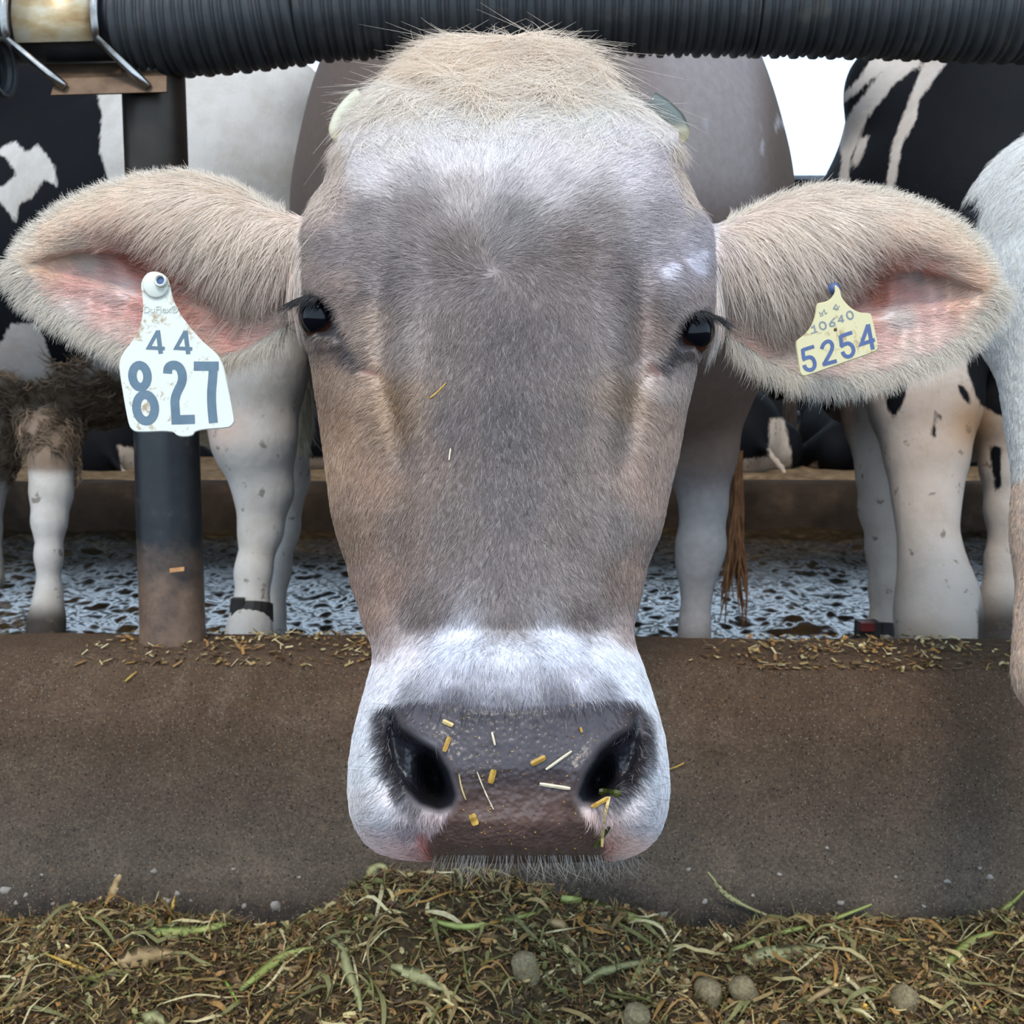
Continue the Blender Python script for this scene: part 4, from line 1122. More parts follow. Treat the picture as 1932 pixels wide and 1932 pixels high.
# --- ears
for which, msk in (('L', inL), ('R', inR)):
    u, v, vf = ear_uv(fpx, fpy, which)
    cav = (v > vf) & (v < vf + (1 - vf) * .55) & (u > .28) & (u < .62)
    we = np.where(msk & (face_cam > -.6), 1.0, 0.0)
    we *= np.where(cav, .16, 1.0) * np.where(face_cam < 0, .35, 1)
    pos, nr3, k = tri_sample(hv, hf, we, 26000); nn_ = fsn[k]; ppx, ppy, pd = W2S(pos)
    x, y, u, v, vf, fl = ear_flow(ppx, ppy, which)
    Ln = np.where(fl, np.interp(u, [0, .1, .45, .8, 1], [.016, .024, .022, .014, .010]), np.interp(u, [0, .5, 1], [.014, .012, .009]))
    col = lim(boost(head_color(ppx, ppy, pd)) * 1.2, .93) * .62 + lin((252, 240, 226)) * .38
    col = np.where((fl | (v > .85))[:, None], col, lim(boost(head_color(ppx, ppy, pd)) * 1.1, .9) * .78 + lin((248, 232, 224)) * .22)
    make_hair('ear_fur', pos, nn_, screen_dir(x, y), Ln, strand_color(col, .16, .2, .05), cow, lift=.20, radius=.00017, segs=5, curl=.18, jitter=.10)
    # long wavy locks cascading from the ear's base over the opening
    wl = np.where(msk & (face_cam > 0), 1.0, 0) 
    uu, vv, vff = ear_uv(fpx, fpy, which)
    wl *= (uu > .02) & (uu < .5) & (vv > .08) & (vv < vff + .02)
    pos, nr3, k = tri_sample(hv, hf, wl, 5200); nn_ = fsn[k]; ppx, ppy, pd = W2S(pos)
    # clump strands
    cid = RS.randint(0, 420, len(pos))
    x, y, u, v, vf, fl = ear_flow(ppx, ppy, which)
    sdir = screen_dir(x, y)
    col = lim((boost(head_color(ppx, ppy, pd)) * .65 + lin((252, 240, 226)) * .40), .95) * np.exp(.28 * (vnoise(ppx / 6, ppy / 60, seed=85) - .5) * 2)[:, None]
    make_hair('ear_lock', pos, nn_, sdir, np.interp(u, [0, .2, .5], [.034, .042, .028]), strand_color(col, .2, .25, .10), cow, lift=.24, radius=.00021, segs=7, curl=.10, wave=.02, jitter=.07, bend=.9)
    # fringe round the rim
    E = EARS[which]
    ring = np.array(E['up'][2:] + E['lo'][::-1][:-1], float) if True else None
    cx0, cy0 = (300, 500) if which == 'L' else (1610, 530)
    N = 9000
    sdist = polysd(fpx, fpy, E['up'] + E['lo'][::-1])
    we = np.where(msk & (np.abs(sdist) < 9), 1.0, 0)
    uu, vv, _ = ear_uv(fpx, fpy, which); we *= np.where(vv < .5, .35, 1.0) * (uu > .06)
    pos, nr3, k = tri_sample(hv, hf, we, N); nn_ = fsn[k]; ppx, ppy, pd = W2S(pos)
    g = 1.0
    eps = 3.0; gx = polysd(ppx + eps, ppy, E['up'] + E['lo'][::-1]) - polysd(ppx - eps, ppy, E['up'] + E['lo'][::-1])
    gy = polysd(ppx, ppy + eps, E['up'] + E['lo'][::-1]) - polysd(ppx, ppy - eps, E['up'] + E['lo'][::-1])
    gl = np.hypot(gx, gy) + 1e-6; ox, oy = -gx / gl, -gy / gl
    s_ = -1 if which == 'L' else 1
    tx = ox * .7 + s_ * .6; ty = oy * .8
    u_, v_, _ = ear_uv(ppx, ppy, which)
    Ln = np.where(v_ > .5, .017, .009)
    nfix = nn_ * .15 - FW * .0
    sd_ = screen_dir(tx, ty); sd_ /= np.linalg.norm(sd_, axis=1)[:, None]
    nq = np.tile(-FW, (len(pos), 1)); 
    make_hair('ear_fringe', pos, nq, sd_, Ln, strand_color(np.tile(lin((244, 232, 216)) * 1.0, (len(pos), 1)), .14, .2, .06), cow, lift=.12, radius=.00015, segs=5, curl=.22, jitter=.16, bend=.5, droop=.15)

# --- whiskers, chin beard, brow bristles
def hairs_at(name, roots, dirs, nrm, L_, rgb, rad, parent, curl=.2, lift=.3, segs=6, droop=0, mat=None, jit=.1):
    roots = np.asarray(roots); 
    make_hair(name, roots, nrm, dirs, L_, np.tile(lin(rgb) * .8, (len(roots), 1)) * np.exp(RS.normal(0, .2, (len(roots), 1))), parent, lift=lift, radius=rad, segs=segs, curl=curl, jitter=jit, droop=droop, mat=mat or HAIR_DARK)
N = 170
bx_ = RS.uniform(820, 1210, N); by_ = np.full(N, 1614.0) - 2 * RS.rand(N)
pd = head_front(bx_, by_)
root = P(bx_, by_, pd + .001)
hairs_at('chin_whisker', root, screen_dir((bx_ - 980) / 500, np.ones(N)), np.tile(-FW, (N, 1)), .013, (176, 168, 160), .00008, cow, curl=.35, lift=.3)
N = 46
sx_ = np.where(RS.rand(N) < .5, RS.uniform(672, 740, N), RS.uniform(1185, 1246, N)); sy_ = RS.uniform(1240, 1590, N)
root = P(sx_, sy_, head_front(sx_, sy_))
hairs_at('lip_whisker', root, screen_dir(np.sign(sx_ - 960) * 1.0, RS.uniform(-.3, .9, N)), np.tile(-FW, (N, 1)), .020, (70, 62, 64), .00007, cow, curl=.35, lift=.55)
N = 60
sx_ = np.where(RS.rand(N) < .5, RS.uniform(560, 660, N), RS.uniform(1270, 1350, N)); sy_ = RS.uniform(490, 560, N)
root = P(sx_, sy_, head_front(sx_, sy_))
hairs_at('brow_bristle', root, screen_dir(np.sign(sx_ - 960) * -1.0, RS.uniform(-.9, .2, N)), np.tile(-FW, (N, 1)), .028, (60, 52, 54), .00007, cow, curl=.3, lift=.4)
for (path, n_, L_) in (([(566, 562), (576, 558), (590, 556), (604, 560)], 150, .017), ([(1308, 590), (1322, 585), (1336, 588), (1344, 594)], 150, .017)):
    t = RS.rand(n_) * 3; i_ = t.astype(int); f_ = t - i_; pth = np.array(path, float)
    q = pth[i_] * (1 - f_[:, None]) + pth[np.minimum(i_ + 1, 3)] * f_[:, None]
    root = P(q[:, 0], q[:, 1], head_front(q[:, 0], q[:, 1]) - .0015)
    s_ = -1 if path[0][0] < 900 else 1
    w_ = (q[:, 0] - 604) / -38 if s_ < 0 else (q[:, 0] - 1308) / 36
    hairs_at('eyelash', root, screen_dir(s_ * (.55 + .45 * w_), .75 + 0 * w_), np.tile(-FW, (n_, 1)), L_ * (.55 + .6 * np.clip(w_, 0, 1)), (26, 22, 24), .00022, cow, curl=-.1, lift=.5)

# --- eyes
m, nt, b = new_mat('eye_surface')
a = nt.nodes.new('ShaderNodeAttribute'); a.attribute_name = 'coat'
nt.links.new(a.outputs['Color'], b.inputs['Base Color'])
b.inputs['Roughness'].default_value = .03; b.inputs['IOR'].default_value = 1.34
for (ex, ey, gz, s_) in ((609, 599, (-.45, -.88, .02), -1), (1303, 626, (.45, -.88, .02), 1)):
    r = .0152
    d0 = float(head_front(np.array(float(ex)), np.array(float(ey))))
    c = P(ex, ey, d0 + r - .0115)
    nu, nv = 64, 48
    th_ = np.linspace(0, math.pi, nv); ph_ = np.linspace(0, 2 * math.pi, nu, endpoint=False)
    A, Bq = np.meshgrid(th_, ph_, indexing='ij')
    g = np.array(gz) / np.linalg.norm(gz); u_ = np.cross(g, [0, 0, 1]); u_ /= np.linalg.norm(u_); v_ = np.cross(u_, g)
    dirs = np.cos(A)[..., None] * g + np.sin(A)[..., None] * (np.cos(Bq)[..., None] * u_ + np.sin(Bq)[..., None] * v_)
    bulge_ = 1 + .05 * np.exp(-(A / .6) ** 2)
    V = (c + r * bulge_[..., None] * dirs).reshape(-1, 3)
    Fc = [tuple(x) for x in grid_faces(nv, nu, wrap=True)]
    o = mesh_obj('eye', V, Fc, m, cow)
    el_ = np.sqrt((np.sin(A) * np.cos(Bq) / 1.25) ** 2 + (np.sin(A) * np.sin(Bq)) ** 2)
    pup = (sstep(.72, .62, el_) * (A < 1.45)).ravel()[:, None]; iris = sstep(.95, .80, np.sin(A) * (A < 1.57) + (A >= 1.57)).ravel()[:, None]
    cc = lin((40, 28, 26)) * (1 - iris) + lin((74, 36, 24)) * iris; cc = cc * (1 - pup) + lin((8, 10, 16)) * pup
    set_color(o, cc)

# --- horn stubs
hm = attr_mat('horn_stub', 'coat', .25, .6, 60, .2, .001, .1)
for path, rad, fl in (([(684, 186), (662, 202), (643, 226), (634, 248), (636, 264)], [.008, .0072, .0066, .0058, .003], 'L'),
                      ([(1224, 196), (1248, 212), (1270, 234), (1282, 256), (1283, 272)], [.009, .0095, .0095, .0082, .003], 'R')):
    pts = np.array([P(x, y, .772) for x, y in path]); tq = np.linspace(0, 1, len(pts)); tf = np.linspace(0, 1, 24)
    pf = np.stack([np.interp(tf, tq, pts[:, i]) for i in range(3)], -1); rf = np.interp(tf, tq, rad)
    for _ in range(3): pf[1:-1] = (pf[:-2] + pf[2:] + 2 * pf[1:-1]) / 4
    V, Fc = tube(pf, rf, 18); o = mesh_obj('horn_stub', V, Fc, hm, cow)
    vx, vy, _ = W2S(V); tt_ = sstep(225, 266, vy)[:, None]
    dark = lin((92, 96, 90)) if fl == 'R' else lin((206, 200, 176))
    set_color(o, dark * (1 - tt_) + lin((226, 208, 168)) * tt_)

# --- tail switch hanging behind
tl = []
for i in range(26):
    x0 = 1392 + RS.uniform(-7, 7); n_ = 16; t = np.linspace(0, 1, n_)
    x1 = 1384 + RS.uniform(-30, 34); y1 = RS.uniform(1090, 1195)
    xx = x0 + (x1 - x0) * t ** 2 + 6 * np.sin(t * 9 + i) * t; yy = 850 + (y1 - 850) * t
    V, Fc = tube(P(xx, yy, np.full(n_, 2.9 + RS.uniform(-.02, .02))), np.interp(t, [0, .6, 1], [.006, .005, .001]), 5); tl.append((V, Fc))
V, Fc = tube(P(np.array([1330, 1370, 1384, 1386]), np.array([300, 480, 700, 870]), np.array([3.3, 3.05, 2.92, 2.9])), [.03, .022, .014, .012], 10); tl.append((V, Fc))
V, Fc = join(tl)
tm = simple('tail_hair', [(0.3, L4(96, 60, 36)), (0.6, L4(152, 102, 62)), (0.8, L4(186, 134, 88))], 30, .7, .3, .004, stretch=(4, 4, 1))
mesh_obj('tail', V, Fc, tm, cow)

# ================================================================== EAR TAGS
def tagmat(name, c, dirt, ds, lo_):
    m, nt, b = new_mat(name)
    n = noise_node(nt, 130, 6, rough=.75, dist=.6); n2 = noise_node(nt, 26, 4)
    mu = nt.nodes.new('ShaderNodeMath'); mu.operation = 'MULTIPLY'; nt.links.new(n.outputs[0], mu.inputs[0]); nt.links.new(n2.outputs[0], mu.inputs[1])
    f = ramp(nt, mu.outputs[0], [(lo_, (0, 0, 0, 1)), (lo_ + .06, (1, 1, 1, 1))])
    mf = nt.nodes.new('ShaderNodeMath'); mf.operation = 'MULTIPLY'; mf.inputs[1].default_value = ds; nt.links.new(f, mf.inputs[0])
    nt.links.new(mixc(nt, c, dirt, mf.outputs[0]), b.inputs['Base Color'])
    b.inputs['Roughness'].default_value = .38; b.inputs['Specular IOR Level'].default_value = .5
    bump(nt, b, n.outputs[0], .12, .0006)
    return m
def solid_poly(pts3, nrm, th, bev=.0006):
    """rounded plate from a planar outline"""
    n = len(pts3); c = pts3.mean(0)
    inner = pts3 + (c - pts3) / np.linalg.norm(c - pts3, axis=1)[:, None] * bev
    layers = [inner + nrm * 0, pts3 - nrm * bev, pts3 - nrm * (th - bev), inner - nrm * th]
    V = np.concatenate(layers); Fc = [tuple(range(n))]
    for k in range(3):
        for i in range(n):
            j = (i + 1) % n; Fc.append((k * n + i, (k + 1) * n + i, (k + 1) * n + j, k * n + j))
    Fc.append(tuple(range(4 * n - 1, 3 * n - 1, -1)))
    return V, Fc
def stroke_mesh(pts, wid, to3, closed=False):
    pts = np.array(pts, float); n = len(pts)
    if closed:
        a = np.roll(pts, 1, 0); b_ = np.roll(pts, -1, 0)
    else:
        a = np.vstack([pts[:1] * 2 - pts[1:2], pts[:-1]]); b_ = np.vstack([pts[1:], pts[-1:] * 2 - pts[-2:-1]])
    d1 = pts - a; d2 = b_ - pts; d1 /= np.linalg.norm(d1, axis=1)[:, None]; d2 /= np.linalg.norm(d2, axis=1)[:, None]
    n1 = np.stack([-d1[:, 1], d1[:, 0]], -1); n2 = np.stack([-d2[:, 1], d2[:, 0]], -1)
    mm = n1 + n2; mm /= np.linalg.norm(mm, axis=1)[:, None]; k = 1 / np.clip(np.sum(mm * n1, 1), .45, 1)
    Lp = pts + mm * (k * wid / 2)[:, None]; Rp = pts - mm * (k * wid / 2)[:, None]
    V = np.concatenate([to3(Lp), to3(Rp)]); Fc = []
    for i in range(n if closed else n - 1):
        j = (i + 1) % n; Fc.append((i, j, n + j, n + i))
    return V, Fc
def ellpts(cx, cy, rx, ry, rot=0, n=26):
    t = np.linspace(0, 2 * math.pi, n, endpoint=False); x = rx * np.cos(t); y = ry * np.sin(t)
    return np.stack([cx + x * math.cos(rot) - y * math.sin(rot), cy + x * math.sin(rot) + y * math.cos(rot)], -1)
def smooth_poly(p, it=2):
    p = np.array(p, float)
    for _ in range(it):
        q = np.roll(p, -1, 0); p = np.stack([p * .75 + q * .25, p * .25 + q * .75], 1).reshape(-1, 2)
    return p
def chaikin(p, it=2):
    p = np.array(p, float)
    for _ in range(it):
        a = p[:-1] * .75 + p[1:] * .25; b_ = p[:-1] * .25 + p[1:] * .75
        p = np.vstack([p[:1], np.stack([a, b_], 1).reshape(-1, 2)[1:-1] if len(p) > 2 else np.zeros((0, 2)), p[-1:]]) if len(p) > 2 else p
    return p
def flatZ(q, f):  # pixel -> plane point
    return q
def build_tag(root, plate_poly, depth, tilt, zo, zs, platem, ink, ink2, glyphs, glyphs2, smooth=2):
    """zo, zs: origin and scale of the tracing grid"""
    def plane(off):
        def f(z):
            z = np.asarray(z, float); px = zo[0] + z[:, 0] / zs; py = zo[1] + z[:, 1] / zs
            return P(px, py, depth + tilt * (py - zo[1] - 60) / F - off)
        return f
    out = plane(0)(smooth_poly(plate_poly, smooth)); nrm = -FW
    # outline must run counter-clockwise seen from the camera
    a2 = np.array(plate_poly, float); area = np.sum(a2[:, 0] * np.roll(a2[:, 1], -1) - np.roll(a2[:, 0], -1) * a2[:, 1])
    if area > 0: out = out[::-1]
    V, Fc = solid_poly(out, nrm, .0016); mesh_obj('plate', V, Fc, platem, root, smooth=False)
    for gl, mt in ((glyphs, ink), (glyphs2, ink2)):
        for strokes in gl:
            parts = []
            for j, (pts, wd, cl) in enumerate(strokes):
                V, Fc = stroke_mesh(pts, wd, plane(.00022 + .00004 * j), cl); parts.append((V, Fc))
            V, Fc = join(parts); mesh_obj('numeral', V, Fc, mt, root, smooth=False)
    return plane
white_tag = tagmat('white_tag_plastic', L4(214, 213, 200), L4(150, 116, 66), .8, .265)
yellow_tag = tagmat('yellowed_tag_plastic', L4(205, 192, 148), L4(146, 108, 60), .6, .29)
ink = simple('blue_grey_ink', [(0.3, L4(84, 104, 118)), (0.6, L4(96, 116, 130)), (0.8, L4(110, 112, 108))], 90, .5, .1, .0003)
ink2 = simple('navy_ink', [(0.3, L4(66, 82, 124)), (0.7, L4(84, 100, 140))], 90, .5, .1, .0003)
ink3 = simple('faded_ink', [(0.3, L4(112, 122, 130)), (0.7, L4(138, 140, 134))], 90, .5, .1, .0003)
tl_ = empty('ear_tag', tuple(P(293, 537, .712)))
tag(tl_, 'large white ear tag printed 44 and 827 hanging in front of the black post', 'ear tag')
pl1 = [(360, 260), (400, 200), (450, 172), (510, 172), (570, 190), (620, 235), (645, 300), (655, 360), (680, 460), (740, 590), (820, 700), (960, 870), (1090, 975), (1150, 1040), (1180, 1110), (1200, 1160), (1300, 1660), (1297, 1705), (1262, 1745), (1230, 1757),
       (905, 1780), (878, 1845), (725, 1848), (672, 1787), (320, 1804), (262, 1780), (222, 1720), (150, 1300), (126, 1120), (142, 1045), (185, 975), (270, 870), (330, 760), (365, 640), (375, 500), (360, 380), (350, 310)]
eight = [(ellpts(343, 1232, 76, 112, -.10), 86, True), (ellpts(400, 1552, 92, 134, -.10), 88, True)]
two = [(chaikin([(622, 1205), (626, 1150), (655, 1122), (705, 1118), (752, 1150), (776, 1225), (768, 1300), (720, 1390), (694, 1470), (700, 1560), (708, 1672)]), 90, False), ([(662, 1675), (898, 1668)], 92, False)]
seven = [([(888, 1130), (1140, 1130)], 92, False), (chaikin([(1088, 1100), (1080, 1250), (1066, 1400), (1070, 1550), (1086, 1705)]), 90, False)]
def four(x, y): return [([(x + 112, y + 6), (x + 18, y + 176), (x + 182, y + 184)], 36, False), ([(x + 112, y), (x + 142, y + 236)], 44, False)]
plane1 = build_tag(tl_, pl1, .712, -.0, (200, 480), 5.365, white_tag, ink, ink, [eight, two, seven, four(412, 768), four(690, 772)], [])
def disc(px, py, d, r, th, mat, name, parent, hole=None, n=36):
    c = P(px, py, d); t = np.linspace(0, 2 * math.pi, n, endpoint=False)
    ring_ = lambda rr_, off: c - FW * off + rr_ * (np.cos(t)[:, None] * RT + np.sin(t)[:, None] * UP)
    if hole:
        prof2 = [(r, -.001), (r, th * .7), (r - .0006, th), (hole + .0006, th), (hole, th * .8), (hole, -.001)]
    else:
        prof2 = [(r, -.001), (r, th * .6), (r * .9, th), (r * .02, th)]
    V = np.concatenate([ring_(a, b_) for a, b_ in prof2]); Fc = [tuple(x) for x in grid_faces(len(prof2), n, wrap=True, flip=False)]
    return mesh_obj(name, V, Fc, mat, parent)
disc(295, 538, .7115, .0084, .0016, white_tag, 'button', tl_)
disc(305, 531, .710, .0042, .0040, white_tag, 'stud', tl_, hole=.0026)
disc(305, 531, .7085, .0030, .0005, ink2, 'stud_tip', tl_)
tx = bpy.data.curves.new('lettering', 'FONT'); tx.body = 'DuFlex\u00ae'; tx.size = .0062; tx.extrude = .00016; tx.align_x = 'CENTER'
tx.materials.append(simple('embossed_plastic', [(0.3, L4(186, 186, 176)), (0.7, L4(204, 204, 196))], 90, .4, .1, .0003))
to_ = bpy.data.objects.new('lettering', tx); COL.objects.link(to_); bpy.context.view_layer.update()
lme = bpy.data.meshes.new_from_object(to_.evaluated_get(bpy.context.evaluated_depsgraph_get())); bpy.data.objects.remove(to_)
to = bpy.data.objects.new('lettering', lme); COL.objects.link(to); to.location = Vector(P(303, 590, .7117)); to.rotation_euler = (math.pi / 2 - PITCH, 0, 0)
to.parent = tl_; to.matrix_parent_inverse = __import__('mathutils').Matrix.Translation(-Vector(tl_.location))

tr_ = empty('ear_tag', tuple(P(1578, 560, .722)))
tag(tr_, 'small yellowed ear tag printed 10640 and 5254 tilted in the pink ear', 'ear tag')
pl2 = [(835, 150), (880, 170), (922, 225), (935, 300), (960, 370), (1020, 450), (1100, 530), (1200, 590), (1300, 615), (1415, 615), (1450, 655), (1500, 880), (1557, 1150), (1555, 1215), (1500, 1268), (920, 1470), (345, 1670), (290, 1660), (255, 1610), (220, 1360),
       (185, 1110), (215, 1060), (340, 970), (430, 860), (490, 730), (520, 600), (525, 500), (560, 450), (650, 438), (720, 415), (780, 370), (820, 310), (842, 250), (838, 200)]
def five(p): return [(p[:3], 62, False), (chaikin(p[2:]), 62, False)]
f1 = [([(492, 1172), (300, 1232)], 60, False), ([(302, 1215), (322, 1385)], 60, False), (chaikin([(300, 1390), (400, 1345), (465, 1360), (503, 1430), (503, 1510), (455, 1562), (392, 1562), (345, 1530), (328, 1480)]), 62, False)]
f2 = [([(1124, 940), (926, 1005)], 60, False), ([(930, 990), (948, 1175)], 60, False), (chaikin([(930, 1175), (1030, 1115), (1100, 1130), (1146, 1200), (1146, 1275), (1100, 1335), (1035, 1345), (985, 1312), (962, 1260)]), 62, False)]
t2 = [(chaikin([(617, 1215), (640, 1140), (700, 1088), (760, 1088), (798, 1150), (790, 1220), (745, 1310), (700, 1390), (652, 1480)]), 62, False), ([(635, 1475), (868, 1412)], 62, False)]
f4 = [([(1385, 815), (1275, 1135), (1498, 1060)], 62, False), ([(1388, 805), (1466, 1222)], 64, False)]
n1_ = [([(446, 868), (492, 828), (515, 945)], 26, False), ([(440, 960), (548, 925)], 20, False)]
n0_ = [(ellpts(636, 828, 52, 62, -.3), 27, True)]
n6_ = [(chaikin([(836, 700), (782, 750), (746, 812)]), 24, False), (ellpts(795, 806, 42, 30, -.4), 24, True)]
n4_ = [([(948, 655), (898, 750), (992, 738)], 24, False), ([(950, 652), (965, 772)], 26, False)]
n0b = [(ellpts(1086, 655, 50, 64, -.3), 27, True)]
em1 = [([(575, 600), (600, 640), (640, 600), (660, 555)], 12, False), ([(590, 670), (640, 655), (625, 610)], 12, False), ([(660, 560), (680, 635), (712, 610)], 12, False)]
em2 = [([(850, 470), (880, 520), (862, 572), (830, 528), (852, 472)], 13, False), ([(812, 560), (830, 500)], 12, False), ([(885, 560), (912, 498)], 12, False), ([(806, 545), (900, 560)], 11, False)]
build_tag(tr_, pl2, .716, -.0, (1480, 520), 8.782, yellow_tag, ink2, ink3, [f1, t2, f2, f4], [n1_, n0_, n6_, n4_, n0b, em1, em2], smooth=1)
c = P(1574, 622, .7155); disc(1576, 622, .7160, .0011, .0004, simple('tag_spot', [(0.3, L4(70, 50, 20)), (0.7, L4(120, 96, 30))], 90), 'pin_hole', tr_)
# stud behind the tag joining it to the ear
V, Fc = tube([P(1573, 545, .720), P(1573, 545, .752)], .004, 16); mesh_obj('stud', V, Fc, ink2, tr_)
V, Fc = tube([P(296, 538, .7135), P(296, 538, .745)], .003, 16); mesh_obj('stud', V, Fc, white_tag, tl_)

# ================================================================== STRAW ON THE FACE
strm = {'straw': simple('dry_straw', [(0.3, L4(170, 140, 80)), (0.7, L4(220, 196, 136))], 120, .5, .2, .0004),
        'pale': simple('pale_straw', [(0.3, L4(196, 180, 150)), (0.7, L4(226, 212, 184))], 120, .5, .2, .0004),
        'gold': simple('golden_chaff', [(0.3, L4(150, 110, 44)), (0.7, L4(196, 156, 70))], 120, .5, .2, .0004),
        'green': simple('wet_green_leaf', [(0.3, L4(44, 54, 24)), (0.7, L4(92, 96, 44))], 120, .3, .2, .0004)}
def bit(px0, py0, px1, py1, wpx, mt, name, label, bow=.0):
    n = 7; t = np.linspace(0, 1, n); x = px0 + (px1 - px0) * t; y = py0 + (py1 - py0) * t
    d = head_front(x, y); d = np.minimum(d, d.mean() + .004) - .0014
    L_ = math.hypot(px1 - px0, py1 - py0); nx, ny = -(py1 - py0) / L_ * wpx / 2, (px1 - px0) / L_ * wpx / 2
    x = x + bow * np.sin(t * math.pi) * nx * 2; y = y + bow * np.sin(t * math.pi) * ny * 2
    k = np.array([.75, 1, 1, .95, 1, 1, .7])
    A = P(x + nx * k, y + ny * k, d); Bv = P(x - nx * k, y - ny * k, d); M = P(x, y, d - wpx * .25 / F * .5)
    A2 = P(x + nx * k, y + ny * k, d + .0008); B2 = P(x - nx * k, y - ny * k, d + .0008)
    V = np.concatenate([A, M, Bv, B2, A2]); Fc = []
    for j in range(5):
        j2 = (j + 1) % 5
        for i in range(n - 1): Fc.append((j * n + i, j2 * n + i, j2 * n + i + 1, j * n + i + 1))
    Fc.append(tuple(j * n for j in range(5))[::-1]); Fc.append(tuple(j * n + n - 1 for j in range(5)))
    return tag(mesh_obj(name, V, Fc, mt, smooth=False), label, 'straw' if 'straw' in name or 'stalk' in name else 'chaff')
S = strm
bit(835, 1360, 855, 1369, 9, S['straw'], 'straw_piece', 'short pale yellow straw chip high on the nose above the dark nostril')
bit(928, 1381, 934, 1406, 4, S['pale'], 'straw_piece', 'thin upright pale straw in the middle of the nose')
bit(1002, 1442, 1029, 1428, 11, S['gold'], 'straw_piece', 'thick golden straw chip beside the long slanting straw on the nose')
bit(1030, 1452, 1079, 1417, 5, S['pale'], 'straw_piece', 'long slanting pale straw on the nose near the wet nostril')
bit(1018, 1479, 1076, 1488, 7, S['pale'], 'straw_piece', 'long level pale straw lying across the lower nose')
bit(838, 1418, 848, 1390, 9, S['gold'], 'chaff_flake', 'pointed golden leaf flake beside the dry nostril')
bit(890, 1536, 898, 1557, 14, S['gold'], 'chaff_flake', 'square golden chaff flake above the upper lip')
bit(1095, 1372, 1098, 1382, 5, S['gold'], 'chaff_flake', 'tiny orange chaff flake high on the nose')
bit(866, 1460, 879, 1509, 2.5, S['straw'], 'straw_piece', 'hair-thin straw curving along the rim of the dry nostril', .8)
bit(900, 1456, 931, 1527, 2.5, S['pale'], 'straw_piece', 'hair-thin slanting straw on the lower nose', .5)
bit(1116, 1523, 1148, 1505, 9, S['gold'], 'chaff_flake', 'golden flake stuck below the wet nostril')
bit(1150, 1503, 1136, 1598, 6, S['straw'], 'grass_stalk', 'long upright stalk hanging from the wet nostril to the lip', .6)
bit(1130, 1493, 1172, 1498, 13, S['green'], 'leaf_scrap', 'wet dark green leaf scrap in the wet nostril')
bit(925, 1478, 932, 1452, 12, S['gold'], 'chaff_flake', 'brown-gold curled flake in the centre of the nose')
bit(811, 751, 841, 723, 3, S['gold'], 'straw_piece', 'thin tan straw on the face below the eye beside the tear stain', .4)
bit(850, 846, 847, 868, 2.5, S['pale'], 'straw_piece', 'tiny pale upright straw on the bridge of the face')
bit(1150, 1560, 1122, 1600, 8, S['green'], 'leaf_scrap', 'greenish leaf scrap smeared at the corner of the upper lip')
# fine crumbs on the nose pad
cr = []; N = 900
x = RS.uniform(740, 1210, N); y = RS.uniform(1326, 1618, N)
ok = (polysd(x, y, NOSE) > 3) & (RS.rand(N) < .25 + .75 * vnoise(x / 30, y / 30, seed=91) ** 2); x = x[ok]; y = y[ok]
d = head_front(x, y) - .0005
for xi, yi, di in zip(x, y, d):
    c = P(xi, yi, di); r = RS.uniform(.00015, .0005); q = RS.normal(0, 1, (4, 3)); q /= np.linalg.norm(q, axis=1)[:, None]
    q = q * r * np.array([1.6, 1, 1]); cr.append((c + q, [(0, 1, 2), (0, 2, 3), (0, 3, 1), (1, 3, 2)]))
V, Fc = join(cr)
tag(mesh_obj('feed_crumbs', V, Fc, S['gold'], smooth=False), 'fine golden feed crumbs sprinkled over the wet nose', 'crumbs', kind='stuff')

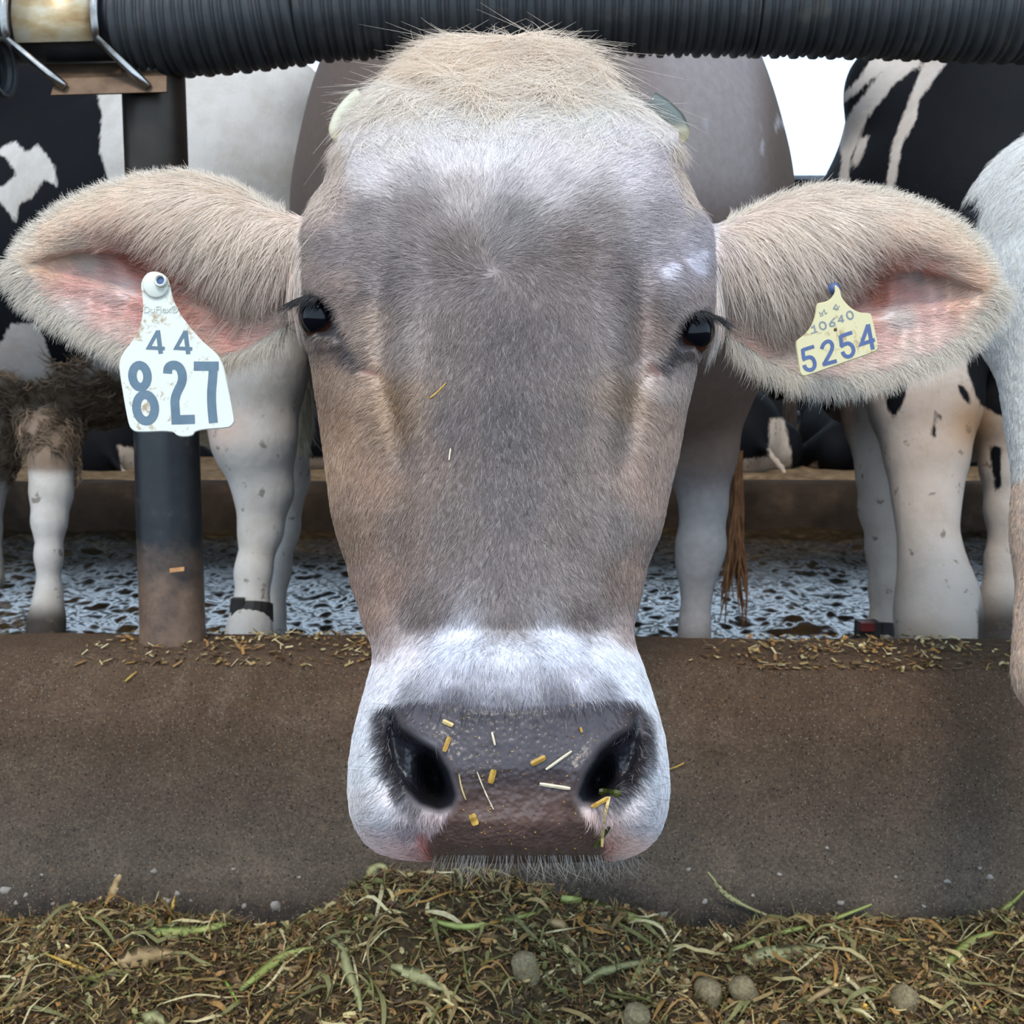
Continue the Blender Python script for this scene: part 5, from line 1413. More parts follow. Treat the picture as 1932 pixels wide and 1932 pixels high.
# ================================================================== OTHER COWS
def holstein_mat(name, white=(196, 188, 182), black=(13, 14, 18), edge=16, dirt=.7):
    m, nt, b = new_mat(name)
    a = nt.nodes.new('ShaderNodeAttribute'); a.attribute_name = 'patch'
    dr = nt.nodes.new('ShaderNodeAttribute'); dr.attribute_name = 'coat'
    n = noise_node(nt, 38, 5, rough=.7, stretch=(1.6, 1.6, .6))
    ma = nt.nodes.new('ShaderNodeMath'); ma.operation = 'MULTIPLY_ADD'; ma.inputs[1].default_value = edge; nt.links.new(n.outputs[0], ma.inputs[0])
    sb = nt.nodes.new('ShaderNodeMath'); sb.operation = 'SUBTRACT'; sb.inputs[1].default_value = edge * .5; nt.links.new(a.outputs['Fac'], sb.inputs[0])
    nt.links.new(sb.outputs[0], ma.inputs[2])
    mr = nt.nodes.new('ShaderNodeMapRange'); mr.inputs[1].default_value = -2.5; mr.inputs[2].default_value = 2.5; nt.links.new(ma.outputs[0], mr.inputs[0])
    n2 = noise_node(nt, 7, 6, rough=.7)
    wc = ramp(nt, n2.outputs[0], [(.3, (.80, .76, .70, 1)), (.55, (1, 1, 1, 1)), (.8, (1.05, 1.02, 1, 1))])
    wcol = mixc(nt, dr.outputs['Color'], wc, 1.0, 'MULTIPLY')
    n5 = noise_node(nt, 26, 3); sp = ramp(nt, n5.outputs[0], [(.62, (0, 0, 0, 1)), (.68, (1, 1, 1, 1))])
    tcz = nt.nodes.new('ShaderNodeTexCoord'); sz = nt.nodes.new('ShaderNodeSeparateXYZ'); nt.links.new(tcz.outputs['Object'], sz.inputs[0])
    mz = nt.nodes.new('ShaderNodeMapRange'); mz.inputs[1].default_value = .75; mz.inputs[2].default_value = .5; mz.inputs[4].default_value = dirt; nt.links.new(sz.outputs[2], mz.inputs[0])
    wcol = mixc(nt, wcol, L4(96, 84, 70), mixc(nt, (0, 0, 0, 1), sp, mz.outputs[0]))
    nt.links.new(mixc(nt, wcol, L4(*black), mr.outputs[0]), b.inputs['Base Color'])
    b.inputs['Roughness'].default_value = .7; b.inputs['Specular IOR Level'].default_value = .14
    n3 = noise_node(nt, 120, 4, stretch=(3, 3, .7)); bump(nt, b, n3.outputs[0], .35, .003)
    n4 = noise_node(nt, 10, 3); bump(nt, b, n4.outputs[0], .35, .012)
    return m
HOL = holstein_mat('holstein_coat')
def smoothp(px, py, polys, inv=False):
    s_ = np.full(px.shape, -400.0)
    for p in polys: s_ = np.maximum(s_, polysd(px, py, p))
    return -s_ if inv else s_

# ---- A: standing to the left, rump towards us
A = []
A += [('c', P(395, 365, 2.85), P(130, 520, 3.25), .325, .42, .12), ('c', P(130, 520, 3.25), P(-170, 470, 3.75), .42, .36, .12)]
A += [('c', P(500, 215, 2.8), P(-150, 180, 3.8), .13, .14, .12), ell(545, 185, 2.75, .085, .09, .08, 0, .08), ell(400, 160, 3.0, .1, .1, .09, 0, .1)]
A += chain([(455, 520, 2.72, .19), (468, 700, 2.64, .135), (480, 830, 2.62, .094), (497, 925, 2.64, .064), (492, 1000, 2.64, .046), (478, 1080, 2.62, .037), (474, 1150, 2.60, .036), (470, 1195, 2.57, .046), (468, 1250, 2.54, .055)], .04)
A += chain([(530, 640, 2.95, .10), (545, 800, 2.98, .062), (548, 905, 3.02, .048), (537, 1000, 3.0, .037), (520, 1080, 2.96, .036), (510, 1160, 2.9, .036), (505, 1205, 2.86, .046), (503, 1215, 2.84, .05)], .03)
A += chain([(95, 760, 3.15, .10), (97, 880, 3.0, .054), (97, 930, 2.98, .051), (93, 985, 2.96, .041), (92, 1050, 2.95, .031), (92, 1120, 2.95, .031), (88, 1165, 2.93, .042), (86, 1198, 2.91, .052)], .03)
A += chain([(20, 760, 3.6, .10), (-18, 900, 3.6, .056), (-20, 1000, 3.6, .034), (-22, 1090, 3.58, .05)], .03)
A += [('c', P(-170, 400, 3.75), P(-480, 300, 4.2), .28, .16, .12), ('c', P(-480, 300, 4.2), P(-640, 420, 4.3), .13, .07, .06)]
V, Q = sdf_mesh(A, .013)
ca = empty('holstein_cow', tuple(P(250, 1150, 3.1)))
tag(ca, 'black and white cow with a muddy shaggy belly standing behind the black post', 'cow', 'standing black and white cows')
o = mesh_obj('body', V, Q, HOL, ca)
vx, vy, vd = W2S(V)
blk = smoothp(vx, vy, [[(-900, -200), (120, -60), (178, 150), (192, 215), (188, 285), (205, 340), (235, 430), (235, 600), (206, 650), (172, 668), (128, 694), (100, 688), (84, 640), (70, 610), (20, 612), (0, 650), (-60, 690), (-400, 700), (-900, 500)]])
wh = smoothp(vx, vy, [[(-10, 285), (28, 266), (50, 288), (72, 272), (102, 312), (110, 352), (82, 338), (62, 372), (36, 384), (30, 420), (14, 396), (-10, 372), (-30, 360), (8, 350), (30, 330), (14, 300)], [(-300, 300), (-120, 320), (-140, 520), (-320, 480)]])
set_float(o, np.minimum(blk, -wh), 'patch')
base = lin((190, 184, 178)) * np.ones((len(V), 1))
mudm = sstep(690, 740, vy) * (1 - sstep(300, 420, vx)) * (1 - sstep(880, 900, vy)) * .85
base = base * (1 - mudm[:, None]) + lin((112, 88, 66)) * mudm[:, None]
pink = gs(vx, vy, 420, 810, 50, 40) * .5; base = base * (1 - pink[:, None]) + lin((196, 156, 134)) * pink[:, None]
pink = gs(vx, vy, 30, 660, 90, 40) * .4; base = base * (1 - pink[:, None]) + lin((190, 158, 140)) * pink[:, None]
dk = sstep(1120, 1175, vy) * (vx < 200); base = base * (1 - dk[:, None] * .95) + lin((42, 36, 30)) * dk[:, None] * .95
set_color(o, base)
cen2 = V[Q].mean(1); fn2 = np.cross(V[Q[:, 2]] - V[Q[:, 0]], V[Q[:, 3]] - V[Q[:, 1]]); fn2 /= np.linalg.norm(fn2, axis=1)[:, None]
cx2, cy2, _ = W2S(cen2)
wgt = np.where((cx2 < 255) & (cx2 > -150) & (cy2 > 690 + 25 * np.sin(cx2 / 30)) & (cy2 < 900), 1.0, 0)
okc = np.sum(fn2 * (CAM - cen2), 1) > -.3; wgt = wgt * okc * np.where((cy2 > 850) & (cx2 > 50) & (cx2 < 140), 0, 1)
pos, n__, k = tri_sample(V, Q, wgt, 420)
# muddy ringlets: bunches of strands
rep = 16; pos = np.repeat(pos, rep, 0) + RS.normal(0, .006, (420 * rep, 3)); n__ = np.repeat(n__, rep, 0)
dirc = np.repeat(RS.normal(0, 1, (420, 3)) * np.array([.9, .3, .4]) + np.array([0, 0, -.8]), rep, 0)
colr = np.repeat(lin((112, 94, 76))[None] * np.exp(RS.normal(0, .35, (420, 1))), rep, 0)
make_hair('belly_hair', pos, n__, dirc, .045, np.clip(colr, 0, .7), ca, lift=.5, radius=.0016, segs=7, curl=.6, wave=.10, jitter=.12, bend=1.1)
# tail with its pale tassel
tp = P(np.array([588, 606, 600, 585, 576, 570]), np.array([165, 230, 400, 600, 720, 800]), np.array([2.85, 2.86, 2.9, 2.92, 2.92, 2.92]))
V, Fc = tube(tp, [.03, .025, .02, .016, .014, .01], 10)
tb = mesh_obj('tail', V, Fc, HOL, ca); set_color(tb, np.tile(lin((190, 184, 176)), (len(V), 1))); set_float(tb, np.full(len(V), -40.), 'patch')
N = 900; t = RS.rand(N); root = P(np.interp(t, [0, 1], [578, 566]), np.interp(t, [0, 1], [690, 790]), np.full(N, 2.915))
make_hair('tassel', root + RS.normal(0, .006, (N, 3)), np.tile(-FW, (N, 1)), np.tile(np.array([-.02, 0, -1.0]), (N, 1)), .11, np.clip(lin((206, 194, 172)) * np.exp(RS.normal(0, .2, (N, 1))), 0, .9), ca, lift=.1, radius=.0008, segs=7, curl=.12, jitter=.10)
strapm = simple('black_strap', [(0.3, L4(28, 26, 26)), (0.7, L4(48, 44, 42))], 40, .6, .2, .001)
V, Fc = tube([P(475, 1140, 2.60), P(474, 1172, 2.59)], [.050, .052], 20); V2, F2 = boxv(P(450, 1158, 2.56), .03, .02, .075)
V, Fc = join([(V, Fc), (V2, F2)]); tag(mesh_obj('leg_band', V, Fc, strapm, None, smooth=False), 'black leg band on the white hind leg right of the post', 'leg band')

# ---- B: rear view at the right
Bp = []
Bp += [ell(1822, 470, 2.85, .40, .52, .43, 0, .12), ell(1860, 210, 2.9, .34, .45, .26, 0, .12), ell(2000, 400, 3.7, .42, .7, .5, 0, .12), ell(1660, 160, 2.75, .08, .10, .09, 0, .1),
       ell(1600, 700, 2.9, .07, .12, .14, .3, .08)]
Bp += chain([(1745, 620, 2.6, .16), (1745, 760, 2.45, .115), (1748, 860, 2.42, .082), (1748, 940, 2.4, .064), (1750, 1000, 2.38, .054), (1758, 1060, 2.36, .060), (1768, 1120, 2.34, .074), (1770, 1170, 2.33, .080), (1770, 1230, 2.33, .072), (1770, 1290, 2.33, .06)], .04)
Bp += chain([(1640, 700, 2.8, .10), (1642, 790, 2.78, .064), (1660, 900, 2.76, .052), (1662, 960, 2.75, .050), (1668, 1040, 2.74, .040), (1670, 1110, 2.73, .035), (1670, 1180, 2.72, .036), (1668, 1215, 2.70, .05)], .03)
Bp += chain([(1905, 640, 2.7, .15), (1900, 780, 2.6, .085), (1898, 880, 2.6, .052), (1897, 960, 2.6, .040), (1895, 1060, 2.6, .037), (1892, 1130, 2.58, .044), (1890, 1200, 2.55, .055), (1889, 1235, 2.5, .058)], .04)
Bp += [ell(1830, 790, 2.75, .09, .11, .11, 0, .06)]
V, Q = sdf_mesh(Bp, .013)
cb = empty('holstein_cow', tuple(P(1800, 1200, 2.7)))
tag(cb, 'black cow with white flank streaks and white legs standing at right behind the ear', 'cow', 'standing black and white cows')
o = mesh_obj('body', V, Q, HOL, cb)
vx, vy, vd = W2S(V)
blk = -(vy - np.interp(vx, [1500, 1650, 1800, 1830, 1932, 2100], [830, 700, 640, 690, 740, 760])) * .5
wh = smoothp(vx, vy, [[(1655, 90), (1700, 95), (1690, 119), (1640, 152), (1614, 178), (1576, 203), (1588, 180), (1622, 147)],
                      [(1700, 80), (1765, 80), (1737, 120), (1684, 162), (1638, 219), (1621, 262), (1604, 300), (1598, 420), (1572, 420), (1588, 300), (1580, 250), (1610, 205), (1646, 157), (1680, 118)],
                      [(1760, 90), (1800, 90), (1781, 122), (1734, 191), (1726, 232), (1701, 273), (1680, 400), (1664, 400), (1683, 273), (1710, 201), (1740, 125)], [(1618, 262), (1640, 255), (1628, 292), (1612, 320), (1608, 300)]])
blk = np.minimum(blk, -wh)
bl2 = smoothp(vx, vy, [[(1655, 640), (1725, 650), (1718, 700), (1702, 765), (1686, 786), (1672, 770), (1664, 715)], [(1808, 728), (1822, 730), (1834, 764), (1815, 752)], [(1766, 772), (1777, 790), (1764, 802)], [(1758, 806), (1766, 808), (1764, 828), (1756, 822)],
                       [(1820, 640), (1960, 680), (1940, 740), (1905, 795), (1880, 782), (1848, 762), (1826, 705)], [(1868, 838), (1890, 846), (1889, 918), (1877, 928), (1872, 890)]])
set_float(o, np.maximum(blk, bl2), 'patch')
base = lin((192, 180, 170)) * np.ones((len(V), 1))
def tint(base, m_, rgb): return base * (1 - m_[:, None]) + lin(rgb) * m_[:, None]
base = tint(base, gs(vx, vy, 1835, 800, 55, 60) * .8, (176, 130, 80)); base = tint(base, gs(vx, vy, 1740, 800, 60, 160) * .4, (206, 176, 156))
base = tint(base, sstep(1150, 1220, vy) * gs(vx, vy, 1745, 1210, 50, 60) * .6, (120, 112, 88))
base = tint(base, sstep(1100, 1180, vy) * (vx > 1845) * .9, (44, 38, 34)); base = tint(base, gs(vx, vy, 1590, 780, 60, 50) * .9, (80, 62, 50))
set_color(o, base)
V, Fc = tube([P(1669, 1178, 2.72), P(1668, 1222, 2.71)], [.054, .060], 18); V2, F2 = boxv(P(1636, 1200, 2.66), .05, .045, .075)
V, Fc = join([(V, Fc), (V2, F2)]); lb = mesh_obj('leg_band', V, Fc, strapm, None, smooth=False); tag(lb, 'black leg band with a bulky sensor on the thin white leg at right', 'leg band')
V, Fc = boxv(P(1634, 1181, 2.64), .032, .03, .02); mesh_obj('sensor_cap', V, Fc, simple('dark_red_plastic', [(0.3, L4(70, 22, 24)), (0.7, L4(100, 34, 34))], 30, .5), lb, smooth=False)

# ---- C: white neighbour with its head lowered at the right edge
Cp = [ell(2025, 480, 1.24, .118, .12, .135, 0, .06), ('c', P(2045, 560, 1.22), P(2022, 1000, 1.16), .10, .050, .05), ('c', P(2022, 1000, 1.16), P(2012, 1270, 1.12), .050, .052, .04),
      ('c', P(2080, 480, 1.3), P(2420, 430, 1.9), .13, .22, .1), ell(2800, 440, 2.5, .33, .6, .40, 0, .12)]
Cp += [('c', P(2680, 700, 2.3), P(2680, 1300, 2.3), .09, .05, .05), ('c', P(2860, 700, 2.3), P(2860, 1300, 2.3), .09, .05, .05), ('c', P(2680, 650, 2.8), P(2680, 1180, 2.8), .09, .05, .05), ('c', P(2860, 650, 2.8), P(2860, 1180, 2.8), .09, .05, .05)]
V, Q = sdf_mesh(Cp, .012)
cc_ = empty('holstein_cow', tuple(P(2100, 900, 1.4)))
tag(cc_, 'white cow with shaggy cheek hair and lowered head cut off by the right edge', 'cow', 'standing black and white cows')
o = mesh_obj('body', V, Q, HOL, cc_)
vx, vy, vd = W2S(V)
set_float(o, smoothp(vx, vy, [[(1810, 372), (1850, 362), (1858, 395), (1846, 424), (1822, 418)], [(2080, 200), (2400, 200), (2400, 560), (2200, 520)]]), 'patch')
base = lin((226, 224, 220)) * np.ones((len(V), 1)); base = tint(base, sstep(850, 1050, vy) * .5 * (vd < 1.5), (196, 160, 134)); set_color(o, base)
cen2 = V[Q].mean(1); fn2 = np.cross(V[Q[:, 2]] - V[Q[:, 0]], V[Q[:, 3]] - V[Q[:, 1]]); fn2 /= np.linalg.norm(fn2, axis=1)[:, None]
cx2, cy2, cd2 = W2S(cen2); wgt = np.where((cx2 < 1990) & (cd2 < 1.6) & (np.sum(fn2 * (CAM - cen2), 1) > -.5), 1.0, .0)
pos, n__, k = tri_sample(V, Q, wgt, 22000); ppx, ppy, _ = W2S(pos)
dk = polysd(ppx, ppy, [(1812, 368), (1850, 362), (1858, 395), (1846, 424), (1822, 418)]) > 0
colr = np.where(dk[:, None], lin((40, 40, 48)), np.where((ppy > 900)[:, None], lin((226, 198, 176)), lin((240, 236, 230)))) * np.exp(RS.normal(0, .13, (len(pos), 1)))
make_hair('cheek_fur', pos, n__, screen_dir(np.where(ppy < 430, -1.0, -.25), np.where(ppy < 430, .45, 1.0)), np.where(ppy < 430, .022, .010), np.clip(colr, 0, .9), cc_, lift=.25, radius=.0003, segs=5, curl=.25, jitter=.15)

# ---- cows lying in the far stalls
def lying(name_label, px, py, d, sx, mirror=1, patches=(), white=False, h=.03):
    c = P(px, py, d); m_ = mirror
    def q(x, y, z): return c + np.array([-y * m_, .55 + x * sx, z])   # lying with the rump towards us
    L_ = [('e', q(0, 0, 0), np.array([.31, .62 * sx, .30]), 0, .1), ('e', q(-.45, 0, .02), np.array([.27, .30 * sx, .27]), 0, .1), ('c', q(.45, 0, .1), q(.80, -.1, .38), .20, .11, .08),
          ('c', q(.80, -.1, .40), q(1.08, -.22, .26), .10, .055, .04), ('e', q(.74, .02, .44), np.array([.09, .05, .035]), 0, .02), ('e', q(.80, -.24, .40), np.array([.09, .05, .035]), 0, .02),
          ('c', q(.45, -.28, -.10), q(.72, -.38, -.20), .085, .05, .04), ('c', q(.72, -.38, -.20), q(.46, -.46, -.25), .048, .04, .03),
          ('c', q(-.45, -.25, -.05), q(-.12, -.42, -.17), .14, .06, .05), ('c', q(-.12, -.42, -.17), q(-.45, -.50, -.25), .055, .04, .03),
          ('c', q(-.70, 0, .1), q(-.78, -.25, -.22), .03, .02, .03)]
    V, Q = sdf_mesh(L_, h)
    r = empty('lying_cow', tuple(c - np.array([0, 0, .28]))); tag(r, name_label, 'cow', 'cows lying in the far stalls')
    o = mesh_obj('body', V, Q, HOL, r); vx, vy, _ = W2S(V)
    s_ = np.full(len(V), 60.0)
    for p in patches: s_ = np.minimum(s_, -polysd(vx, vy, p))
    set_float(o, s_, 'patch'); set_color(o, np.tile(lin((186, 170, 154)), (len(V), 1)))
    return r
lying('black cow with a white foreleg lying beyond the brown cow, left of the bright gap', 1388, 825, 5.95, 1.0, 1, [[(1452, 790), (1478, 788), (1494, 860), (1490, 915), (1460, 915), (1450, 850)], [(1380, 870), (1455, 860), (1455, 920), (1380, 920)]])
lying('plain black cow lying in the far stall right of the bright gap', 1675, 832, 6.0, 1.0, -1, [[(1540, 870), (1490, 905), (1490, 925), (1560, 925)]])
lying('black cow with a white thigh lying behind the post', 190, 850, 6.1, .9, 1, [[(222, 840), (270, 850), (300, 920), (236, 920)], [(-20, 850), (60, 860), (60, 905), (-20, 905)]])
lying('black cow with pinkish belly lying in the far stall beside the brown cheek', 585, 815, 6.0, .9, -1, [[(540, 868), (640, 862), (660, 930), (540, 930)]])
lying('black cow lying between the white legs at right', 1850, 850, 6.2, .9, 1, [[(1860, 880), (1900, 870), (1900, 920), (1860, 920)]])

# ================================================================== FEED
RX = np.array([-200, 0, 60, 130, 180, 240, 300, 330, 400, 450, 540, 580, 640, 690, 740, 850, 930, 1000, 1060, 1130, 1240, 1300, 1400, 1450, 1560, 1640, 1760, 1800, 1870, 1932, 2200], float)
RY = np.array([1760, 1755, 1745, 1722, 1695, 1703, 1708, 1738, 1740, 1757, 1762, 1730, 1700, 1664, 1648, 1645, 1655, 1685, 1704, 1724, 1742, 1772, 1768, 1742, 1732, 1745, 1757, 1762, 1728, 1712, 1700], float)
YR = 1.365
rwx, rwz = [], []
for a_, b_ in zip(RX, RY):
    q = PYw(a_, b_ + 6, YR); rwx.append(q[0]); rwz.append(q[2])
rwx = np.array([-2.4] + rwx + [2.4]); rwz = np.array([rwz[0]] + rwz + [rwz[-1]])
def heap_z(x, y):
    zr = np.interp(x, rwx, rwz)
    yr = YR + .02 * (vnoise(x * 6, x * 0, seed=101) - .5)
    t = np.clip((yr - y) / .34, 0, 1)
    fl = -.062 + .02 * (vnoise(x * 5, y * 5, seed=102) - .5)
    z = zr + (fl - zr) * sstep(0, 1, t) ** 1.0
    back = np.clip((y - yr) / .085, 0, 1); z = z - (zr + .10) * .9 * back ** 1.6 * (y > yr)
    z = z + .022 * (vnoise(x * 16, y * 16, seed=103) - .5) * (1 - back) + .010 * (vnoise(x * 50, y * 50, seed=104) - .5)
    z = z * 1.0 - sstep(.45, .75, (YR - y)) * .05
    return z
xs = np.linspace(-1.5, 1.5, 520); ys = np.linspace(.62, 1.455, 170)
X, Y = np.meshgrid(xs, ys); V = np.stack([X, Y, heap_z(X, Y)], -1).reshape(-1, 3)
fm = simple('feed_mass', [(0.3, L4(40, 31, 18)), (0.5, L4(66, 52, 30)), (0.75, L4(98, 82, 48))], 60, .9, .8, .006, brscale=180)
feed = empty('feed_heap', (0, 1.3, -.1))
tag(feed, 'heap of chopped silage and hay in the manger under the cow', 'feed')
mesh_obj('feed_base', V, grid_faces(170, 520), fm, feed)
def feed_hit(px, py):
    ys_ = np.linspace(.9, 1.45, 500); q = np.array([PYw(px, py, y) for y in ys_])
    zz = heap_z(q[:, 0], q[:, 1]); k = np.where(q[:, 2] < zz)[0]
    return q[k[0]] if len(k) else PYw(px, py, 1.425)
# chopped flakes, sticks and crumbs
PAL = np.array([lin(c) for c in [(112, 92, 56), (138, 116, 76), (82, 64, 40), (126, 92, 58), (160, 144, 100), (98, 96, 52), (70, 50, 32), (110, 106, 66), (138, 102, 54), (60, 44, 28), (172, 158, 120), (102, 76, 48)]])
N = 44000
cx = RS.uniform(-1.05, 1.05, N); cy = 1.45 - (RS.rand(N) ** 1.0) * .45
cz = heap_z(cx, cy)
kind = RS.rand(N)
Lh = np.where(kind < .28, RS.uniform(.003, .009, N), np.where(kind < .85, RS.uniform(.006, .022, N) * RS.uniform(.4, 1, N), RS.uniform(.0015, .004, N)))
Wd = np.where(kind < .28, RS.uniform(.0012, .0036, N), np.where(kind < .85, RS.uniform(.0004, .0012, N), RS.uniform(.0008, .002, N)))
az = RS.uniform(0, 6.283, N); el_ = RS.normal(0, .38, N); ro = RS.normal(0, .8, N); bend_ = RS.normal(0, .35, N)
d1 = np.stack([np.cos(az) * np.cos(el_), np.sin(az) * np.cos(el_), np.sin(el_)], -1)
sd = np.stack([-np.sin(az), np.cos(az), 0 * az], -1); up = np.cross(d1, sd)
d2 = sd * np.cos(ro)[:, None] + up * np.sin(ro)[:, None]; nn2 = np.cross(d1, d2)
c0 = np.stack([cx, cy, cz + .002 + np.abs(RS.normal(0, .003, N))], -1)
rows_ = []
for k_, (s_, wv) in enumerate(((-1, .6), (0, 1.0), (1, .55))):
    cen_ = c0 + d1 * (s_ * Lh)[:, None] - nn2 * (bend_ * Lh * s_ * s_)[:, None]
    for sg in (-1, 1):
        rows_.append(cen_ + d2 * (sg * Wd * wv)[:, None])
V = np.stack(rows_, 1).reshape(-1, 3)
b0 = (np.arange(N) * 6)[:, None]
Q = np.concatenate([b0 + np.array([0, 1, 3, 2]), b0 + np.array([2, 3, 5, 4])], 0)
chipm = attr_mat('silage_chips', 'coat', .6, .35, 300, .3, .0006, .2, 200)
ch = mesh_obj('silage', V, Q, chipm, feed, smooth=False); ch['kind'] = 'stuff'
pc = 1.12 * PAL[RS.choice(len(PAL), N, p=np.array([14, 9, 13, 9, 5, 8, 13, 7, 6, 9, 2, 5]) / 100)] * np.exp(RS.normal(0, .2, (N, 1)))
set_color(ch, np.clip(np.repeat(pc, 6, 0), 0, .8))

# long blades, twisted, one object each
LM = {'green': simple('green_blade', [(0.3, L4(120, 128, 66)), (0.7, L4(160, 166, 96))], 50, .5, .3, .0006, stretch=(1, 1, 1)),
      'grey': simple('grey_green_blade', [(0.3, L4(124, 122, 80)), (0.7, L4(162, 156, 112))], 50, .55, .3, .0006),
      'tan': simple('tan_blade', [(0.3, L4(134, 108, 72)), (0.7, L4(176, 150, 108))], 50, .6, .3, .0006),
      'gold': simple('gold_blade', [(0.3, L4(160, 124, 48)), (0.7, L4(196, 162, 82))], 50, .5, .3, .0006),
      'bright': simple('bright_blade', [(0.3, L4(108, 148, 52)), (0.7, L4(140, 176, 80))], 50, .5, .3, .0006)}
def blade(pts, wpx, mt, label, lift=.011, name='hay_strand', twist=.6, cat='hay', group=None, onheap=True):
    p = chaikin(pts, 2); n = len(p)
    W = np.array([feed_hit(a, b_) for a, b_ in p]) if onheap else np.array([PYw(a, b_, onheap_y(a, b_)) for a, b_ in p])
    for _ in range(2): W[1:-1] = (W[:-2] + 2 * W[1:-1] + W[2:]) / 4
    t = np.linspace(0, 1, n)
    W = W + (CAM - W) / np.linalg.norm(CAM - W, axis=1)[:, None] * (lift + .004 * np.sin(t * 7))[:, None]
    tg = np.gradient(W, axis=0); tg /= np.linalg.norm(tg, axis=1)[:, None]
    view = W - CAM; view /= np.linalg.norm(view, axis=1)[:, None]
    s_ = np.cross(tg, view); s_ /= np.linalg.norm(s_, axis=1)[:, None]
    a_ = twist * np.sin(t * 4 + wpx); s_ = s_ * np.cos(a_)[:, None] + np.cross(tg, s_) * np.sin(a_)[:, None]
    nrm = np.cross(tg, s_)
    w_ = wpx * .62 * np.linalg.norm(W - CAM, axis=1) / F * (np.sin(np.clip(t * .92 + .06, 0, 1) * math.pi) ** .45)
    rows_ = [W - s_ * w_[:, None], W + nrm * (w_ * .25)[:, None], W + s_ * w_[:, None], W + nrm * (w_ * .25 - .0004)[:, None]]
    V = np.concatenate(rows_); Fc = []
    for j in range(4):
        j2 = (j + 1) % 4
        for i in range(n - 1): Fc.append((j * n + i, j * n + i + 1, j2 * n + i + 1, j2 * n + i))
    Fc.append(tuple(j * n for j in range(4))); Fc.append(tuple(j * n + n - 1 for j in range(4))[::-1])
    o = mesh_obj(name, V, Fc, LM[mt]); return tag(o, label, cat, group)
def onheap_y(px, py):
    y0 = 1.45
    for _ in range(4):
        q = PYw(px, py, y0); y0 = np.interp(q[2], pr[4:19, 1][::-1], pr[4:19, 0][::-1]) + math.sin(YAW) * q[0]
    return y0 - .002
blade([(1058, 1696), (1090, 1704), (1150, 1726), (1244, 1744)], 26, 'green', 'broad green leaf blade pointing right from the foot of the mound', .010)
blade([(1412, 1812), (1450, 1800), (1500, 1800), (1558, 1786)], 28, 'grey', 'wide pale grey-green leaf lying level in the feed at right')
blade([(1335, 1645), (1362, 1682), (1400, 1708), (1470, 1736)], 8, 'grey', 'thin pale grass stem curling up against the curb face', .010)
blade([(1750, 1862), (1790, 1812), (1830, 1775), (1885, 1757)], 16, 'green', 'green-brown stalk slanting up through the feed near the right edge')
blade([(1872, 1750), (1885, 1720), (1915, 1700), (1932, 1680)], 8, 'green', 'thin green blade rising past the curb at the right edge', .010)
blade([(620, 1765), (655, 1790), (655, 1840), (678, 1880), (680, 1908)], 17, 'grey', 'twisting pale green leaf left of the mound')
blade([(738, 1824), (780, 1836), (838, 1868)], 20, 'grey', 'short grey leaf slanting down below the mound')
blade([(222, 1816), (265, 1802), (345, 1800)], 27, 'tan', 'broad ribbed dry tan leaf in the feed at left', twist=.2)
blade([(250, 1752), (340, 1760), (395, 1752), (432, 1742)], 15, 'green', 'long green blade curving level below the dark foot of the curb')
blade([(452, 1868), (500, 1830), (545, 1800), (592, 1788)], 17, 'green', 'olive blade slanting up towards the twisting pale leaf')
blade([(682, 1672), (700, 1640), (716, 1630), (732, 1640)], 15, 'grey', 'folded green blade standing at the top left of the mound', .012)
blade([(85, 1800), (140, 1822), (196, 1843)], 7, 'gold', 'straight golden straw in the feed at far left', name='straw_stalk', cat='straw')
blade([(424, 1848), (438, 1872), (450, 1895)], 5, 'bright', 'thin bright green grass tip in the lower left of the feed')
blade([(1380, 1792), (1470, 1758), (1560, 1742), (1645, 1706)], 9, 'green', 'long thin green blade above the wide pale leaf')
blade([(268, 1914), (292, 1924), (320, 1936)], 24, 'grey', 'pale leaf tip at the bottom edge of the feed')
blade([(1032, 1738), (1062, 1745), (1078, 1772)], 18, 'tan', 'curled brown leaf under the broad green blade')
blade([(203, 1696), (216, 1675), (227, 1650)], 15, 'tan', 'pointed dry leaf standing on the left mound', .010)
blade([(1100, 1855), (1150, 1822), (1250, 1812)], 15, 'grey', 'pale leaf lying left of the feed pellets')
blade([(810, 1735), (870, 1755), (935, 1742), (1010, 1722)], 12, 'green', 'arched green blade across the middle of the mound')
blade([(1500, 1905), (1560, 1862), (1650, 1840)], 10, 'tan', 'brown stalk low in the feed at right', name='straw_stalk', cat='straw')
blade([(560, 1735), (590, 1715), (625, 1722), (672, 1700)], 8, 'grey', 'wispy pale stem on the left slope of the mound')
blade([(800, 1888), (815, 1915), (830, 1936)], 9, 'grey', 'pale stalk end at the bottom edge below the mound', name='straw_stalk', cat='straw')
blade([(940, 1650), (1000, 1672), (1048, 1668)], 7, 'tan', 'straw tip sticking out to the right of the mound top', .012, name='straw_stalk', cat='straw')
blade([(318, 1760), (322, 1720), (330, 1690)], 6, 'gold', 'upright golden stalk before the dark foot of the curb', .012, name='straw_stalk', cat='straw')
